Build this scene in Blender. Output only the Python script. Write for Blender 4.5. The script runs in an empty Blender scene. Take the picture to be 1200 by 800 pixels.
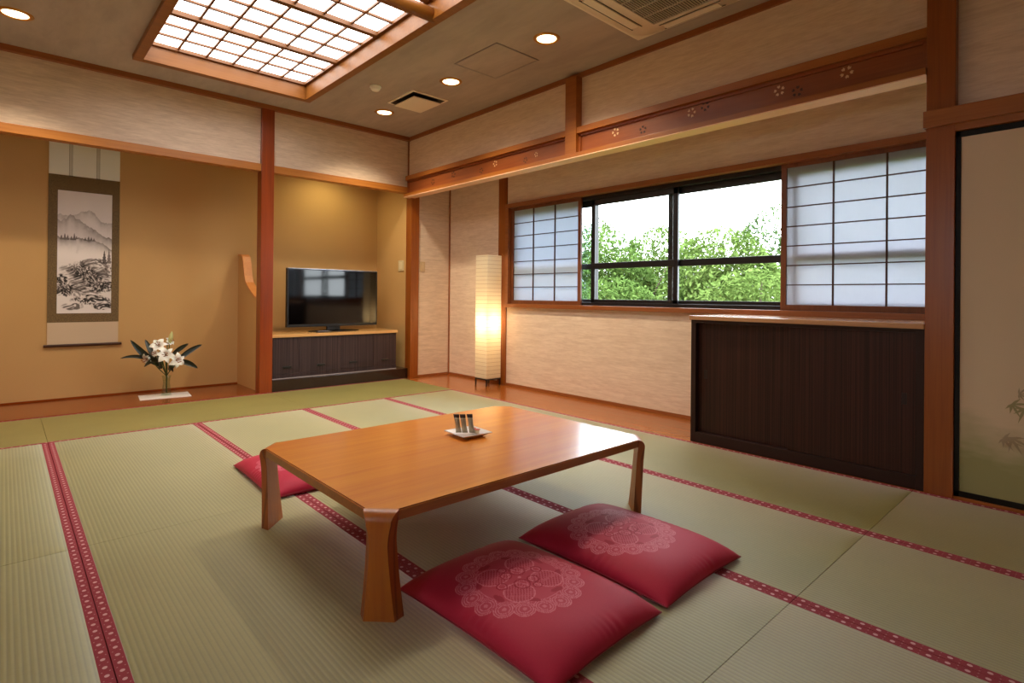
import bpy, bmesh, math, random
import numpy as np
from mathutils import Vector, Matrix

random.seed(7)
rng = np.random.default_rng(7)
SC = bpy.context.scene
COL = SC.collection
PI = math.pi


# ------------------------------------------------------------------ helpers
def lin(c):
    """sRGB 0..255 -> linear rgba"""
    out = []
    for v in c:
        v = v / 255.0
        out.append(v / 12.92 if v <= 0.04045 else ((v + 0.055) / 1.055) ** 2.4)
    return (out[0], out[1], out[2], 1.0)


class Nd:
    """thin wrapper that lets shader math be written as expressions"""
    def __init__(s, nt, sock):
        s.nt, s.s = nt, sock

    def _op(s, op, *others):
        n = s.nt.nodes.new('ShaderNodeMath'); n.operation = op
        s.nt.links.new(s.s, n.inputs[0])
        for i, o in enumerate(others):
            if isinstance(o, Nd):
                s.nt.links.new(o.s, n.inputs[i + 1])
            else:
                n.inputs[i + 1].default_value = o
        return Nd(s.nt, n.outputs[0])
    def __add__(s, o): return s._op('ADD', o)
    def __sub__(s, o): return s._op('SUBTRACT', o)
    def __mul__(s, o): return s._op('MULTIPLY', o)
    def __truediv__(s, o): return s._op('DIVIDE', o)
    def fract(s): return s._op('FRACT')
    def abs(s): return s._op('ABSOLUTE')
    def sin(s): return s._op('SINE')
    def lt(s, o): return s._op('LESS_THAN', o)
    def gt(s, o): return s._op('GREATER_THAN', o)
    def mx(s, o): return s._op('MAXIMUM', o)
    def mn(s, o): return s._op('MINIMUM', o)
    def pw(s, o): return s._op('POWER', o)


class Mat:
    def __init__(s, name):
        s.m = bpy.data.materials.new(name); s.m.use_nodes = True
        s.nt = s.m.node_tree
        s.b = s.nt.nodes['Principled BSDF']
        s.out = s.nt.nodes['Material Output']

    def node(s, t, **kw):
        n = s.nt.nodes.new(t)
        for k, v in kw.items():
            setattr(n, k, v)
        return n

    def link(s, a, b): s.nt.links.new(a.s if isinstance(a, Nd) else a, b)

    def set(s, **kw):
        for k, v in kw.items():
            s.b.inputs[k.replace('_', ' ')].default_value = v
        return s

    def coord(s, kind='Object'):
        return s.node('ShaderNodeTexCoord').outputs[kind]

    def xyz(s, kind='Object'):
        n = s.node('ShaderNodeSeparateXYZ'); s.link(s.coord(kind), n.inputs[0])
        return [Nd(s.nt, n.outputs[i]) for i in range(3)]

    def noise(s, scale=(1, 1, 1), detail=4, rough=.5, base=1.0, dist=0.0, vec=None):
        mp = s.node('ShaderNodeMapping'); mp.inputs['Scale'].default_value = scale
        s.link(vec or s.coord(), mp.inputs[0])
        n = s.node('ShaderNodeTexNoise')
        n.inputs['Scale'].default_value = base; n.inputs['Detail'].default_value = detail
        n.inputs['Roughness'].default_value = rough; n.inputs['Distortion'].default_value = dist
        s.link(mp.outputs[0], n.inputs['Vector'])
        return Nd(s.nt, n.outputs['Fac'])

    def ramp(s, fac, stops):
        n = s.node('ShaderNodeValToRGB'); s.link(fac, n.inputs[0])
        e = n.color_ramp.elements
        while len(e) < len(stops): e.new(.5)
        for el, (p, c) in zip(e, stops):
            el.position = p; el.color = c
        return n.outputs[0]

    def mix(s, fac, a, b):
        n = s.node('ShaderNodeMix', data_type='RGBA')
        if isinstance(fac, (int, float)): n.inputs[0].default_value = fac
        else: s.link(fac, n.inputs[0])
        for i, c in ((6, a), (7, b)):
            if isinstance(c, tuple): n.inputs[i].default_value = c
            else: s.link(c, n.inputs[i])
        return n.outputs[2]

    def color(s, sock): s.link(sock, s.b.inputs['Base Color']); return s

    def bump(s, h, strength=.3, dist=.002):
        n = s.node('ShaderNodeBump'); n.inputs['Strength'].default_value = strength
        n.inputs['Distance'].default_value = dist
        s.link(h, n.inputs['Height']); s.link(n.outputs[0], s.b.inputs['Normal']); return s


def wood(name, c1, c2, axis='Z', rough=.35, coat=0.0, fine=60, c3=None, scale=1.0):
    m = Mat(name)
    sc = [fine * scale] * 3
    sc['XYZ'.index(axis)] = 1.6 * scale
    f = m.noise(tuple(sc), 5, .6, 1.0, .6)
    sc2 = [7.0 * scale] * 3; sc2['XYZ'.index(axis)] = .5 * scale
    g = m.noise(tuple(sc2), 3, .5, 1.0, 1.2)
    v = f * .55 + g * .45
    stops = [(.32, lin(c1)), (.66, lin(c2))]
    if c3: stops = [(.28, lin(c1)), (.5, lin(c2)), (.72, lin(c3))]
    m.color(m.ramp(v, stops)).set(Roughness=rough, Coat_Weight=coat, Coat_Roughness=.14)
    m.bump(f, .06, .002)
    return m.m


def wallpaper(name, axis, c1, c2):
    m = Mat(name)
    sc = [150.0, 150.0, 150.0]
    sc['XYZ'.index(axis)] = 11.0
    sc['XYZ'.index('Y' if axis == 'X' else 'X')] = 3.0
    sc[2] = 95.0
    f = m.noise(tuple(sc), 4, .62, 1.0, .35)
    g = m.noise(tuple(v * .35 for v in sc), 2, .5, 1.0, .3)
    v = f * .6 + g * .4
    m.color(m.ramp(v, [(.36, lin(c1)), (.64, lin(c2))])).set(Roughness=.85)
    m.bump(f, .25, .002)
    return m.m


def plain(name, c, rough=.5, metal=0.0, coat=0.0, spec=.5):
    m = Mat(name).set(Base_Color=lin(c), Roughness=rough, Metallic=metal, Coat_Weight=coat)
    m.b.inputs['Specular IOR Level'].default_value = spec
    return m.m


def glow(name, c, strength):
    m = Mat(name).set(Base_Color=lin(c), Roughness=.6)
    m.b.inputs['Emission Color'].default_value = lin(c)
    m.b.inputs['Emission Strength'].default_value = strength
    return m.m


def tag(o, label=None, cat=None, group=None, kind=None):
    if label: o['label'] = label
    if cat: o['category'] = cat
    if group: o['group'] = group
    if kind: o['kind'] = kind
    return o


def thing(name, label, cat, loc=(0, 0, 0), rotz=0.0, group=None):
    o = bpy.data.objects.new(name, None); COL.objects.link(o)
    o.empty_display_size = .05
    o.location = loc; o.rotation_euler = (0, 0, rotz)
    return tag(o, label, cat, group)


def chain_matrix(o):
    m = Matrix.Identity(4)
    while o is not None:
        m = (Matrix.Translation(o.location) @ o.rotation_euler.to_matrix().to_4x4()) @ m
        o = o.parent
    return m


def link(name, bm, mat, parent=None, smooth=False, world=True):
    """bmesh -> ONE mesh object; world=True: the vertices are in world space"""
    me = bpy.data.meshes.new(name)
    if parent is not None and world:
        bm.transform(chain_matrix(parent).inverted())
    bm.normal_update()
    bm.to_mesh(me); bm.free()
    if smooth:
        for p in me.polygons: p.use_smooth = True
    for mm in (mat if isinstance(mat, (list, tuple)) else [mat]):
        me.materials.append(mm)
    o = bpy.data.objects.new(name, me); COL.objects.link(o)
    if parent is not None: o.parent = parent
    return o


def struct(name, bm, mat, smooth=False):
    return tag(link(name, bm, mat, None, smooth), kind='structure')


def box(bm, x0, x1, y0, y1, z0, z1, bev=0.0, M=None):
    r = bmesh.ops.create_cube(bm, size=1.0)
    vs = r['verts']
    bmesh.ops.scale(bm, vec=(x1 - x0, y1 - y0, z1 - z0), verts=vs)
    bmesh.ops.translate(bm, vec=((x0 + x1) / 2, (y0 + y1) / 2, (z0 + z1) / 2), verts=vs)
    if bev > 0:
        es = list({e for v in vs for e in v.link_edges})
        rr = bmesh.ops.bevel(bm, geom=es, offset=bev, segments=2, profile=.6, affect='EDGES')
        vs = list({v for f in rr['faces'] for v in f.verts} | {v for v in vs if v.is_valid})
    if M is not None:
        bmesh.ops.transform(bm, matrix=M, verts=vs)
    return bm


def B(*a, bev=0.0, M=None):
    return box(bmesh.new(), *a, bev=bev, M=M)


def prism(bm, pts, axis, a, b):
    """polygon pts in the plane normal to axis, extruded from a to b"""
    def P(p, t):
        return {'X': (t, p[0], p[1]), 'Y': (p[0], t, p[1]), 'Z': (p[0], p[1], t)}[axis]
    v0 = [bm.verts.new(P(p, a)) for p in pts]
    v1 = [bm.verts.new(P(p, b)) for p in pts]
    n = len(pts)
    bm.faces.new(v0); bm.faces.new(v1[::-1])
    for i in range(n):
        bm.faces.new((v0[i], v1[i], v1[(i + 1) % n], v0[(i + 1) % n]))
    bmesh.ops.recalc_face_normals(bm, faces=bm.faces[:])
    return bm


def lathe(bm, prof, cx=0, cy=0, cz=0, n=32, close=False):
    rings = []
    for r, z in prof:
        rings.append([bm.verts.new((cx + r * math.cos(2 * PI * i / n), cy + r * math.sin(2 * PI * i / n), cz + z)) for i in range(n)])
    for a, b in zip(rings, rings[1:]):
        for i in range(n):
            bm.faces.new((a[i], a[(i + 1) % n], b[(i + 1) % n], b[i]))
    if close:
        bm.faces.new(rings[0][::-1]); bm.faces.new(rings[-1])
    return bm


def tube(bm, pts, rad, n=8, cap=True):
    pts = [Vector(p) for p in pts]
    rads = rad if isinstance(rad, (list, tuple)) else [rad] * len(pts)
    rings = []
    for i, p in enumerate(pts):
        d = (pts[min(i + 1, len(pts) - 1)] - pts[max(i - 1, 0)]).normalized()
        u = d.cross(Vector((0, 0, 1)))
        if u.length < 1e-3: u = d.cross(Vector((1, 0, 0)))
        u.normalize(); w = d.cross(u)
        rings.append([bm.verts.new(p + (u * math.cos(2 * PI * k / n) + w * math.sin(2 * PI * k / n)) * rads[i]) for k in range(n)])
    for a, b in zip(rings, rings[1:]):
        for k in range(n):
            bm.faces.new((a[k], a[(k + 1) % n], b[(k + 1) % n], b[k]))
    if cap:
        bm.faces.new(rings[0][::-1]); bm.faces.new(rings[-1])
    return bm


def grid_mesh(name, verts, nu, nv, attr=None, wrap=False):
    """numpy grid (nv*nu,3) -> mesh with an optional float attribute"""
    faces = []
    for j in range(nv - 1):
        for i in range(nu - 1):
            a = j * nu + i
            faces.append((a, a + 1, a + nu + 1, a + nu))
    me = bpy.data.meshes.new(name)
    me.from_pydata(verts.tolist(), [], faces)
    if attr is not None:
        at = me.attributes.new('ink', 'FLOAT', 'POINT')
        at.data.foreach_set('value', attr.astype(np.float32).ravel())
    for p in me.polygons: p.use_smooth = True
    return me


def copy_thing(root, loc, rotz=None, label=None):
    r = root.copy(); COL.objects.link(r); r.location = loc
    if rotz is not None: r.rotation_euler = (0, 0, rotz)
    if label: r['label'] = label
    for ch in list(root.children):
        c = ch.copy(); COL.objects.link(c); c.parent = r
        for g in list(ch.children):
            d = g.copy(); COL.objects.link(d); d.parent = c
    return r


# ------------------------------------------------------------------ materials
W_POST = wood('orange post wood', (126, 60, 14), (156, 84, 26), 'Z', .32, .15)
W_POST_RED = wood('red tokonoma post wood', (114, 42, 5), (152, 64, 11), 'Z', .3, .2)
W_BEAM_Y = wood('beam wood lengthwise', (142, 76, 22), (168, 100, 36), 'Y', .4)
W_BEAM_X = wood('lintel wood', (158, 92, 32), (190, 122, 52), 'X', .4)
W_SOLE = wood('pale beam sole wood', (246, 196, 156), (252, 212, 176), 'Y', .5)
W_PANEL_Y = wood('transom panel wood', (128, 62, 24), (154, 82, 34), 'Y', .4)
W_TRIM_Y = wood('window trim wood', (136, 74, 36), (160, 94, 48), 'Y', .35, .2)
W_CEIL = wood('ceiling edge trim wood', (138, 76, 34), (160, 94, 46), 'Y', .45)
W_FLOOR_Y = wood('aisle floor boards', (142, 74, 24), (174, 100, 42), 'Y', .22, .3, 40)
W_FLOOR_X = wood('tokonoma board', (116, 48, 12), (148, 68, 20), 'X', .2, .3, 40)
W_LIGHT = wood('light box wood', (124, 72, 14), (150, 92, 26), 'X', .45)
W_TOP = wood('pale cabinet top wood', (202, 150, 90), (226, 178, 116), 'X', .25, .4)
W_TOP_Y = wood('pale low cabinet top wood', (172, 122, 84), (204, 156, 112), 'Y', .18, .5)
W_TABLE = wood('honey table wood', (206, 108, 4), (226, 142, 22), 'X', .36, 1.0, 34, scale=1.0)
for _n in W_TABLE.node_tree.nodes:
    if _n.type == 'BSDF_PRINCIPLED': _n.inputs['Coat Roughness'].default_value = .2; _n.inputs['Coat IOR'].default_value = 1.7
W_TABLE_EDGE = wood('table edge wood', (140, 70, 20), (170, 92, 32), 'X', .3, .3)


def striped_dark(name, axis, c1, c2, rough):
    m = Mat(name)
    sc = [1.0, 1.0, 1.0]
    sc['XYZ'.index(axis)] = 120.0; sc[2] = .6
    f = m.noise(tuple(sc), 3, .6)
    m.color(m.ramp(f, [(.36, lin(c1)), (.68, lin(c2))])).set(Roughness=rough)
    m.b.inputs['Specular IOR Level'].default_value = .3
    m.bump(f, .12, .002)
    return m.m


M_DARK = striped_dark('dark striped wood', 'Y', (34, 15, 12), (66, 34, 27), .45)
M_DARK_X = striped_dark('dark striped cabinet wood', 'X', (44, 31, 33), (76, 58, 59), .5)
M_DARK_PLAIN = plain('dark stained frame', (44, 23, 19), .5, spec=.3)
M_PLINTH = plain('dark plinth', (42, 22, 16), .22, coat=.3)
M_WP_RIGHT = wallpaper('beige brushed wallpaper right', 'Y', (219, 192, 169), (239, 216, 195))
M_WP_BACK = wallpaper('beige brushed wallpaper back', 'X', (204, 180, 160), (228, 206, 186))


def plaster(name, c1, c2, s=30):
    m = Mat(name)
    f = m.noise((s, s, s), 6, .7); g = m.noise((1.2, 1.2, 1.2), 2, .5)
    m.color(m.ramp(f * .5 + g * .5, [(.3, lin(c1)), (.7, lin(c2))])).set(Roughness=.9)
    m.bump(f, .15, .001)
    return m.m


M_OCHRE = plaster('ochre sand plaster', (194, 152, 96), (206, 164, 108), 160)
M_CEIL = wallpaper('ceiling paper', 'X', (168, 155, 148), (186, 172, 164))
M_BLACK_ALU = plain('black aluminium', (16, 15, 22), .35)
M_LACQ = plain('black lacquer', (14, 10, 9), .5, spec=.25)
M_WHITE_PLASTIC = plain('warm white plastic', (252, 248, 242), .45)
M_AC = plain('cream plastic', (238, 226, 210), .5)
M_GREY_DARK = plain('shadow grey plastic', (70, 60, 54), .6)
M_BLACK = plain('black satin', (10, 10, 11), .4)
M_SCREEN = plain('screen glass', (4, 4, 5), .06)
M_CHROME = plain('silver trim', (190, 190, 195), .2, 1.0)
M_ALU = plain('hatch aluminium', (150, 142, 142), .4)
M_IVORY = plain('ivory switch plastic', (206, 188, 150), .5)


def tatami():
    m = Mat('tatami rush weave')
    x, y, z = m.xyz()
    rib = (x * (2 * PI / .0155)).sin()
    rush = m.noise((18, 700, 18), 3, .6)
    big = m.noise((3, 2, 1), 3, .5)
    tone = m.noise((60, 60, 8), 3, .6)
    c = m.ramp(rush * .45 + big * .35 + tone * .2, [(.3, lin((136, 129, 60))), (.7, lin((164, 156, 84)))])
    valley = m.ramp(rib, [(0.0, (0, 0, 0, 1)), (.18, (1, 1, 1, 1))])
    vg = m.node('ShaderNodeMapRange'); m.link(rib, vg.inputs[0])
    vg.inputs[1].default_value = -1.0; vg.inputs[2].default_value = -.3
    c = m.mix(Nd(m.nt, vg.outputs[0]) * .45 + .55, lin((92, 82, 40)), c)
    m.color(c).set(Roughness=.6)
    m.b.inputs['Specular IOR Level'].default_value = .55
    t = m.node('ShaderNodeTangent', direction_type='UV_MAP', uv_map='UVMap')
    m.bump(rib, .45, .0015)
    # the rushes lie across the mat like fine glossy fibres: a fibre reflection along their own direction
    h = m.node('ShaderNodeBsdfHair', component='Reflection')
    h.inputs['Color'].default_value = (.80, .80, .76, 1)
    h.inputs['RoughnessU'].default_value = .13; h.inputs['RoughnessV'].default_value = .7
    m.link(t.outputs[0], h.inputs['Tangent'])
    ad = m.node('ShaderNodeMixShader'); ad.inputs[0].default_value = .30
    m.link(m.b.outputs[0], ad.inputs[1]); m.link(h.outputs[0], ad.inputs[2])
    m.link(ad.outputs[0], m.out.inputs[0])
    return m.m


def heri():
    m = Mat('rose tatami border cloth')
    x, y, z = m.xyz()
    # the border's own long axis is local y; small pale blossoms in a line
    fy = ((y / .043) + .5).fract() - .5
    petal = ((fy * .043).pw(2.0) * 1.0 + (x * 1.1).pw(2.0))
    spot = petal.lt(.0065 ** 2)
    fy2 = (y / .043).fract() - .5
    spot2 = ((fy2 * .043).pw(2.0) + (x.abs() - .009).pw(2.0)).lt(.002 ** 2)
    c = m.mix(m.noise((400, 400, 400), 2).gt(.5) * .25, lin((148, 62, 72)), lin((130, 48, 58)))
    c = m.mix(spot * .75, c, lin((226, 182, 184)))
    c = m.mix(spot2 * .35, c, lin((226, 182, 184)))
    m.color(c).set(Roughness=.85)
    m.b.inputs['Specular IOR Level'].default_value = .15
    return m.m


M_TATAMI = tatami()
M_HERI = heri()


def zabuton_mat():
    m = Mat('crimson satin cushion cloth')
    a = m.node('ShaderNodeAttribute', attribute_name='ink')
    ink = Nd(m.nt, a.outputs['Fac'])
    w = m.noise((260, 260, 260), 2, .5)
    base = m.mix(w * .5, lin((176, 36, 64)), lin((192, 50, 76)))
    c = m.mix(ink.mx(0.0), base, lin((216, 122, 140)))
    c = m.mix((ink * -1.0).mx(0.0), c, lin((134, 16, 42)))
    m.color(c).set(Roughness=.55, Sheen_Weight=.08, Sheen_Roughness=.4)
    m.b.inputs['Specular IOR Level'].default_value = .14
    m.bump(w, .08, .0006)
    return m.m


M_ZABU = zabuton_mat()


def paper_mat(name, c, trans=.75, lines=None):
    """paper that light passes through diffusely"""
    m = Mat(name)
    nt = m.nt
    fib = m.noise((90, 90, 14), 5, .7)
    col = m.mix(fib * .5, lin(c), lin(tuple(v * .96 for v in c)))
    if lines:
        x, y, z = m.xyz()
        ln = ((z / lines).fract() - .5).abs().gt(.46)
        col = m.mix(ln * .55, col, lin((150, 110, 60)))
    d = m.node('ShaderNodeBsdfDiffuse'); t = m.node('ShaderNodeBsdfTranslucent')
    m.link(col, d.inputs[0]); m.link(col, t.inputs[0])
    mx = m.node('ShaderNodeMixShader'); mx.inputs[0].default_value = trans
    m.link(d.outputs[0], mx.inputs[1]); m.link(t.outputs[0], mx.inputs[2])
    m.link(mx.outputs[0], m.out.inputs[0])
    return m.m


M_SHOJI = paper_mat('shoji paper', (202, 204, 212), .55)
M_LAMP = paper_mat('lamp shade paper', (250, 240, 218), .5, .0435)


def pane_mat(name, tint):
    m = Mat(name)
    tr = m.node('ShaderNodeBsdfTransparent'); tr.inputs[0].default_value = tint
    gl = m.node('ShaderNodeBsdfGlossy'); gl.inputs['Roughness'].default_value = .02
    fr = m.node('ShaderNodeFresnel'); fr.inputs[0].default_value = 1.45
    mx = m.node('ShaderNodeMixShader')
    bf = Nd(m.nt, m.node('ShaderNodeNewGeometry').outputs['Backfacing'])
    m.link(Nd(m.nt, fr.outputs[0]) * (bf * -1.0 + 1.0), mx.inputs[0])     # a thin sheet reflects once, at its front
    m.link(tr.outputs[0], mx.inputs[1]); m.link(gl.outputs[0], mx.inputs[2])
    m.link(mx.outputs[0], m.out.inputs[0])
    return m.m


M_PANE = pane_mat('window glass', (.96, .98, .97, 1))
M_FROST = pane_mat('bluish second glass', (.84, .92, .95, 1))

# ------------------------------------------------------------------ room dimensions
ZC = 2.90            # ceiling
YB = 5.79            # plane of the tokonoma front
YBACK = 6.60         # back wall of the recesses
XR = 3.537           # edge of the tatami on the window side
XW = 4.17            # window wall
XL, YR = -1.25, -1.30
ZL0, ZL1 = 2.225, 2.298   # lintel over the recesses

# ---- floor, ceiling
fm = bmesh.new()
box(fm, XL - .15, 4.45, YR - .15, 6.8, -.30, -.056)
struct('floor', fm, plain('sub floor', (120, 104, 70), .8))
fm = bmesh.new()
for i in range(5):
    x0 = XR + .001 + i * (XW + .04 - XR) / 5
    box(fm, x0, x0 + (XW + .04 - XR) / 5 - .0012, YR, 5.80, -.056, -.001, .001)
struct('floor_board', fm, W_FLOOR_Y)
struct('floor_board.001', B(XL, 1.92, YB, YBACK + .02, -.056, .004, bev=.002), W_FLOOR_X)
fm = bmesh.new()   # flooring outside the visible mats
box(fm, XL, -.653, YR, YB - .002, -.056, -.002)
box(fm, -.651, 1.098, YR, .724, -.056, -.002)
box(fm, 1.92, XR + .1, YB + .001, YBACK, -.056, -.002)
struct('floor_slab', fm, plain('straw coloured matting', (160, 150, 104), .7))

LX0, LX1, LY0, LY1 = .742, 2.185, 2.30, 5.335    # light box outline
cm = bmesh.new()
box(cm, XL - .15, LX0 + .03, YR - .15, 6.8, ZC, ZC + .3)
box(cm, LX1 - .03, 4.45, YR - .15, 6.8, ZC, ZC + .3)
box(cm, LX0 + .03, LX1 - .03, YR - .15, LY0 + .03, ZC, ZC + .3)
box(cm, LX0 + .03, LX1 - .03, LY1 - .03, 6.8, ZC, ZC + .3)
box(cm, LX0 + .03, LX1 - .03, LY0 + .03, LY1 - .03, ZC + .22, ZC + .3)
struct('ceiling', cm, M_CEIL)
struct('ceiling_slab', B(XL, 3.70, YB + .09, YBACK + .02, 2.55, 2.60), plain('sand recess ceiling', (150, 128, 96), .9))   # recesses
struct('ceiling_slab.001', B(3.66, 4.45, YR, 5.9, 2.46, 2.52), plain('pale aisle ceiling', (228, 218, 210), .9))

# ---- walls
wl = bmesh.new()     # left wall with an added, unseen window as daylight fill beside the camera
LWY0, LWY1, LWZ0, LWZ1 = .55, 1.15, 1.15, 1.95
box(wl, XL - .15, XL, YR - .15, LWY0, 0, ZC); box(wl, XL - .15, XL, LWY1, 6.8, 0, ZC)
box(wl, XL - .15, XL, LWY0, LWY1, 0, LWZ0); box(wl, XL - .15, XL, LWY0, LWY1, LWZ1, ZC)
struct('wall_left', wl, M_WP_RIGHT)
fill_win = bpy.data.objects.new('fill_window', None); COL.objects.link(fill_win); fill_win.location = (XL - .06, .82, LWZ0); tag(fill_win, kind='structure')
f = bmesh.new()
for a in ((LWY0, LWY0 + .05, LWZ0, LWZ1), (LWY1 - .05, LWY1, LWZ0, LWZ1), (.83, .87, LWZ0, LWZ1), (LWY0, LWY1, LWZ0, LWZ0 + .04), (LWY0, LWY1, LWZ1 - .05, LWZ1)):
    box(f, XL - .09, XL - .04, *a)
link('window_frame', f, M_BLACK_ALU, fill_win)
for a in ((LWY0 + .05, .83), (.87, LWY1 - .05)):
    link('pane', B(XL - .067, XL - .063, a[0], a[1], LWZ0 + .04, LWZ1 - .05), M_PANE, fill_win)
struct('wall_rear', B(XL, 4.45, YR - .15, YR, 0, ZC), M_WP_BACK)
struct('wall_back', B(XL, 3.64, YBACK, YBACK + .2, 0, 2.75), M_OCHRE)
struct('wall_back_upper', B(XL, 3.62, YB + .035, YB + .115, ZL1 - .01, ZC), M_WP_BACK)
struct('wall_recess_side', B(3.62, 3.70, YB + .02, YBACK + .1, 0, 2.75), M_OCHRE)
wm = bmesh.new()
box(wm, 3.61, 3.67, .60, YB + .1, 2.41, ZC)
struct('wall_right_upper', wm, M_WP_RIGHT)
struct('wall_right', B(3.60, 3.70, YR, .60, 1.86, ZC), M_WP_RIGHT)
struct('wall_right_lower', B(3.585, 3.70, YR, .58, 0, 1.86), M_DARK_PLAIN)
struct('wall_corner', B(3.69, XW + .15, 5.765, 5.90, 0, 2.47), M_WP_BACK)

# window wall with its opening
WY0, WY1, WZ0, WZ1 = .25, 4.60, .914, 1.975
wm = bmesh.new()
box(wm, XW, XW + .18, YR, 4.70, 0, .885)
box(wm, XW, XW + .18, YR, 4.70, 2.01, 2.60)
box(wm, XW, XW + .18, YR, WY0, .885, 2.01)
box(wm, XW, XW + .18, WY1 + .03, 4.70, .885, 2.01)
box(wm, XW + .02, XW + .18, 4.70, 5.80, 0, 2.60)
struct('wall_window', wm, M_WP_RIGHT)

# wavy wing wall between the tokonoma and the television recess
pts = [(YB + .10, 0), (YBACK, 0), (YBACK, 1.43), (6.50, 1.425), (6.455, 1.40), (6.425, 1.34), (6.40, 1.26), (6.375, 1.19),
       (6.33, 1.12), (6.25, 1.07), (6.15, 1.02), (6.05, .975), (YB + .10, .94)]
struct('wall_wing', prism(bmesh.new(), pts, 'X', 1.918, 1.990), M_OCHRE)
edge = [p for p in pts[2:]]
eb = bmesh.new()
for (a, b) in zip(edge, edge[1:]):
    va = [eb.verts.new((x, a[0] - o, a[1] + o * .5)) for x, o in ((1.914, .004), (1.998, .004))]
    vb = [eb.verts.new((x, b[0] - o, b[1] + o * .5)) for x, o in ((1.914, .004), (1.998, .004))]
    vc = [eb.verts.new((x, a[0] + .008, a[1] - .012)) for x in (1.914, 1.998)]
    vd = [eb.verts.new((x, b[0] + .008, b[1] - .012)) for x in (1.914, 1.998)]
    eb.faces.new((va[0], va[1], vb[1], vb[0]))
    eb.faces.new((va[0], vb[0], vd[0], vc[0])); eb.faces.new((va[1], vc[1], vd[1], vb[1]))
struct('trim_21', eb, wood('curved edge wood', (196, 120, 60), (214, 142, 78), 'Y', .4))

# ---- posts, beams, trims
struct('trim_1', B(1.889, 2.012, YB - .005, YB + .115, 0, ZC - .04, bev=.003), W_POST_RED)
struct('trim_2', B(3.605, 3.716, 5.742, 5.86, 0, 2.21, bev=.003), W_POST)
struct('trim_3', B(3.536, 3.66, .563, .684, 0, ZC, bev=.003), W_POST)
struct('trim_4', B(4.155, 4.26, 4.645, 4.782, 0, 2.5, bev=.003), W_POST)
lm = bmesh.new()
box(lm, XL, 1.888, YB - .002, YB + .10, ZL0, ZL1, .003)
box(lm, 2.013, 3.61, YB - .002, YB + .10, ZL0, ZL1, .003)
struct('trim_5', lm, W_BEAM_X)
# transom beam on the window side: lower rail, recessed panel, upper rail, strut
struct('trim_6', B(3.52, 3.645, .684, YB, 2.171, 2.206, bev=.002), W_BEAM_Y)
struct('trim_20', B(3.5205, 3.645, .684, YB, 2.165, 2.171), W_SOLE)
struct('trim_7', B(3.545, 3.63, .684, YB, 2.372, 2.424, bev=.003), W_BEAM_Y)
struct('trim_8', B(3.537, 3.64, 3.09, 3.213, 2.20, ZC - .04, bev=.002), W_BEAM_Y)
pm = bmesh.new()
for y0, y1 in ((.684, 3.09), (3.213, YB)):
    box(pm, 3.585, 3.61, y0, y1, 2.20, 2.375)
    box(pm, 3.572, 3.59, y0, y1, 2.352, 2.374)
    box(pm, 3.572, 3.59, y0, y0 + .022, 2.206, 2.36)
    box(pm, 3.572, 3.59, y1 - .022, y1, 2.206, 2.36)
panel = struct('trim_9', pm, W_PANEL_Y)
M_CARVED_LIT = plain('lit carved blossom', (226, 190, 146), .5)  # light in the blossom cut-outs, put in as pale colour
M_CARVED_DIM = plain('dim carved blossom', (74, 40, 18), .6)  # dim cut-outs without that light, put in as dark colour


def blossom(y, z, r, mat, seed):
    bm = bmesh.new()
    for k in range(5):
        a = seed + k * 2 * PI / 5
        ca, sa = math.cos(a), math.sin(a)
        pr = [(.42, 0), (.68, .27), (1.0, .20), (.86, 0), (1.0, -.20), (.68, -.27)]
        vs = [bm.verts.new((3.5845, y + r * (p * ca - q * sa), z + r * (p * sa + q * ca))) for p, q in pr]
        f = bm.faces.new(vs)
        ex = bmesh.ops.extrude_face_region(bm, geom=[f])
        bmesh.ops.translate(bm, vec=(-.002, 0, 0), verts=[v for v in ex['geom'] if isinstance(v, bmesh.types.BMVert)])
    bmesh.ops.recalc_face_normals(bm, faces=bm.faces[:])
    o = link('carved_blossom', bm, mat, panel)
    return o


for i, (y, z, r, l) in enumerate([(2.714, 2.312, .035, 1), (2.052, 2.31, .034, 1), (1.448, 2.304, .034, 1), (1.07, 2.31, .036, 1),
                                  (2.458, 2.276, .032, 0), (1.949, 2.33, .034, 0), (1.341, 2.272, .034, 0), (5.266, 2.285, .034, 0),
                                  (4.877, 2.31, .036, 0), (4.183, 2.31, .032, 1), (4.40, 2.275, .03, 0), (3.608, 2.295, .022, 1), (3.75, 2.27, .028, 0)]):
    blossom(y, z, r, M_CARVED_LIT if l else M_CARVED_DIM, i * .7)

# ceiling edge trims
tm = bmesh.new(); box(tm, XL, 3.612, YB - .012, YB + .04, ZC - .045, ZC - .0005, .002)
struct('trim_10', tm, wood('ceiling edge trim wood back', (138, 76, 34), (160, 94, 46), 'X', .45))
struct('trim_11', B(3.588, 3.615, YR, YB, ZC - .042, ZC - .0005, bev=.002), W_CEIL)
struct('trim_12', B(3.598, 3.612, YB + .02, YB + .036, ZL1, ZC - .04), W_CEIL)
# over the fusuma door: nageshi rail and head track, threshold
nm = bmesh.new()
box(nm, 3.508, 3.60, YR, .692, 1.888, 1.974, .004)
struct('trim_13', nm, W_BEAM_Y)
struct('trim_14', B(3.53, 3.62, YR, .563, 1.852, 1.890, bev=.002), W_BEAM_Y)
struct('trim_15', B(3.539, 3.62, YR, .563, -.01, .013, bev=.001), W_BEAM_Y)
# window head and sill boards, jambs
struct('trim_16', B(4.13, 4.20, .30, 4.645, 1.976, 2.022, bev=.003), W_TRIM_Y)
sm = bmesh.new(); box(sm, 4.125, 4.26, .30, 4.645, .874, .914, .003)
struct('trim_17', sm, W_TRIM_Y)
struct('trim_18', B(4.14, 4.26, 4.60, 4.646, .914, 1.976, bev=.002), W_TRIM_Y)
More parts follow.
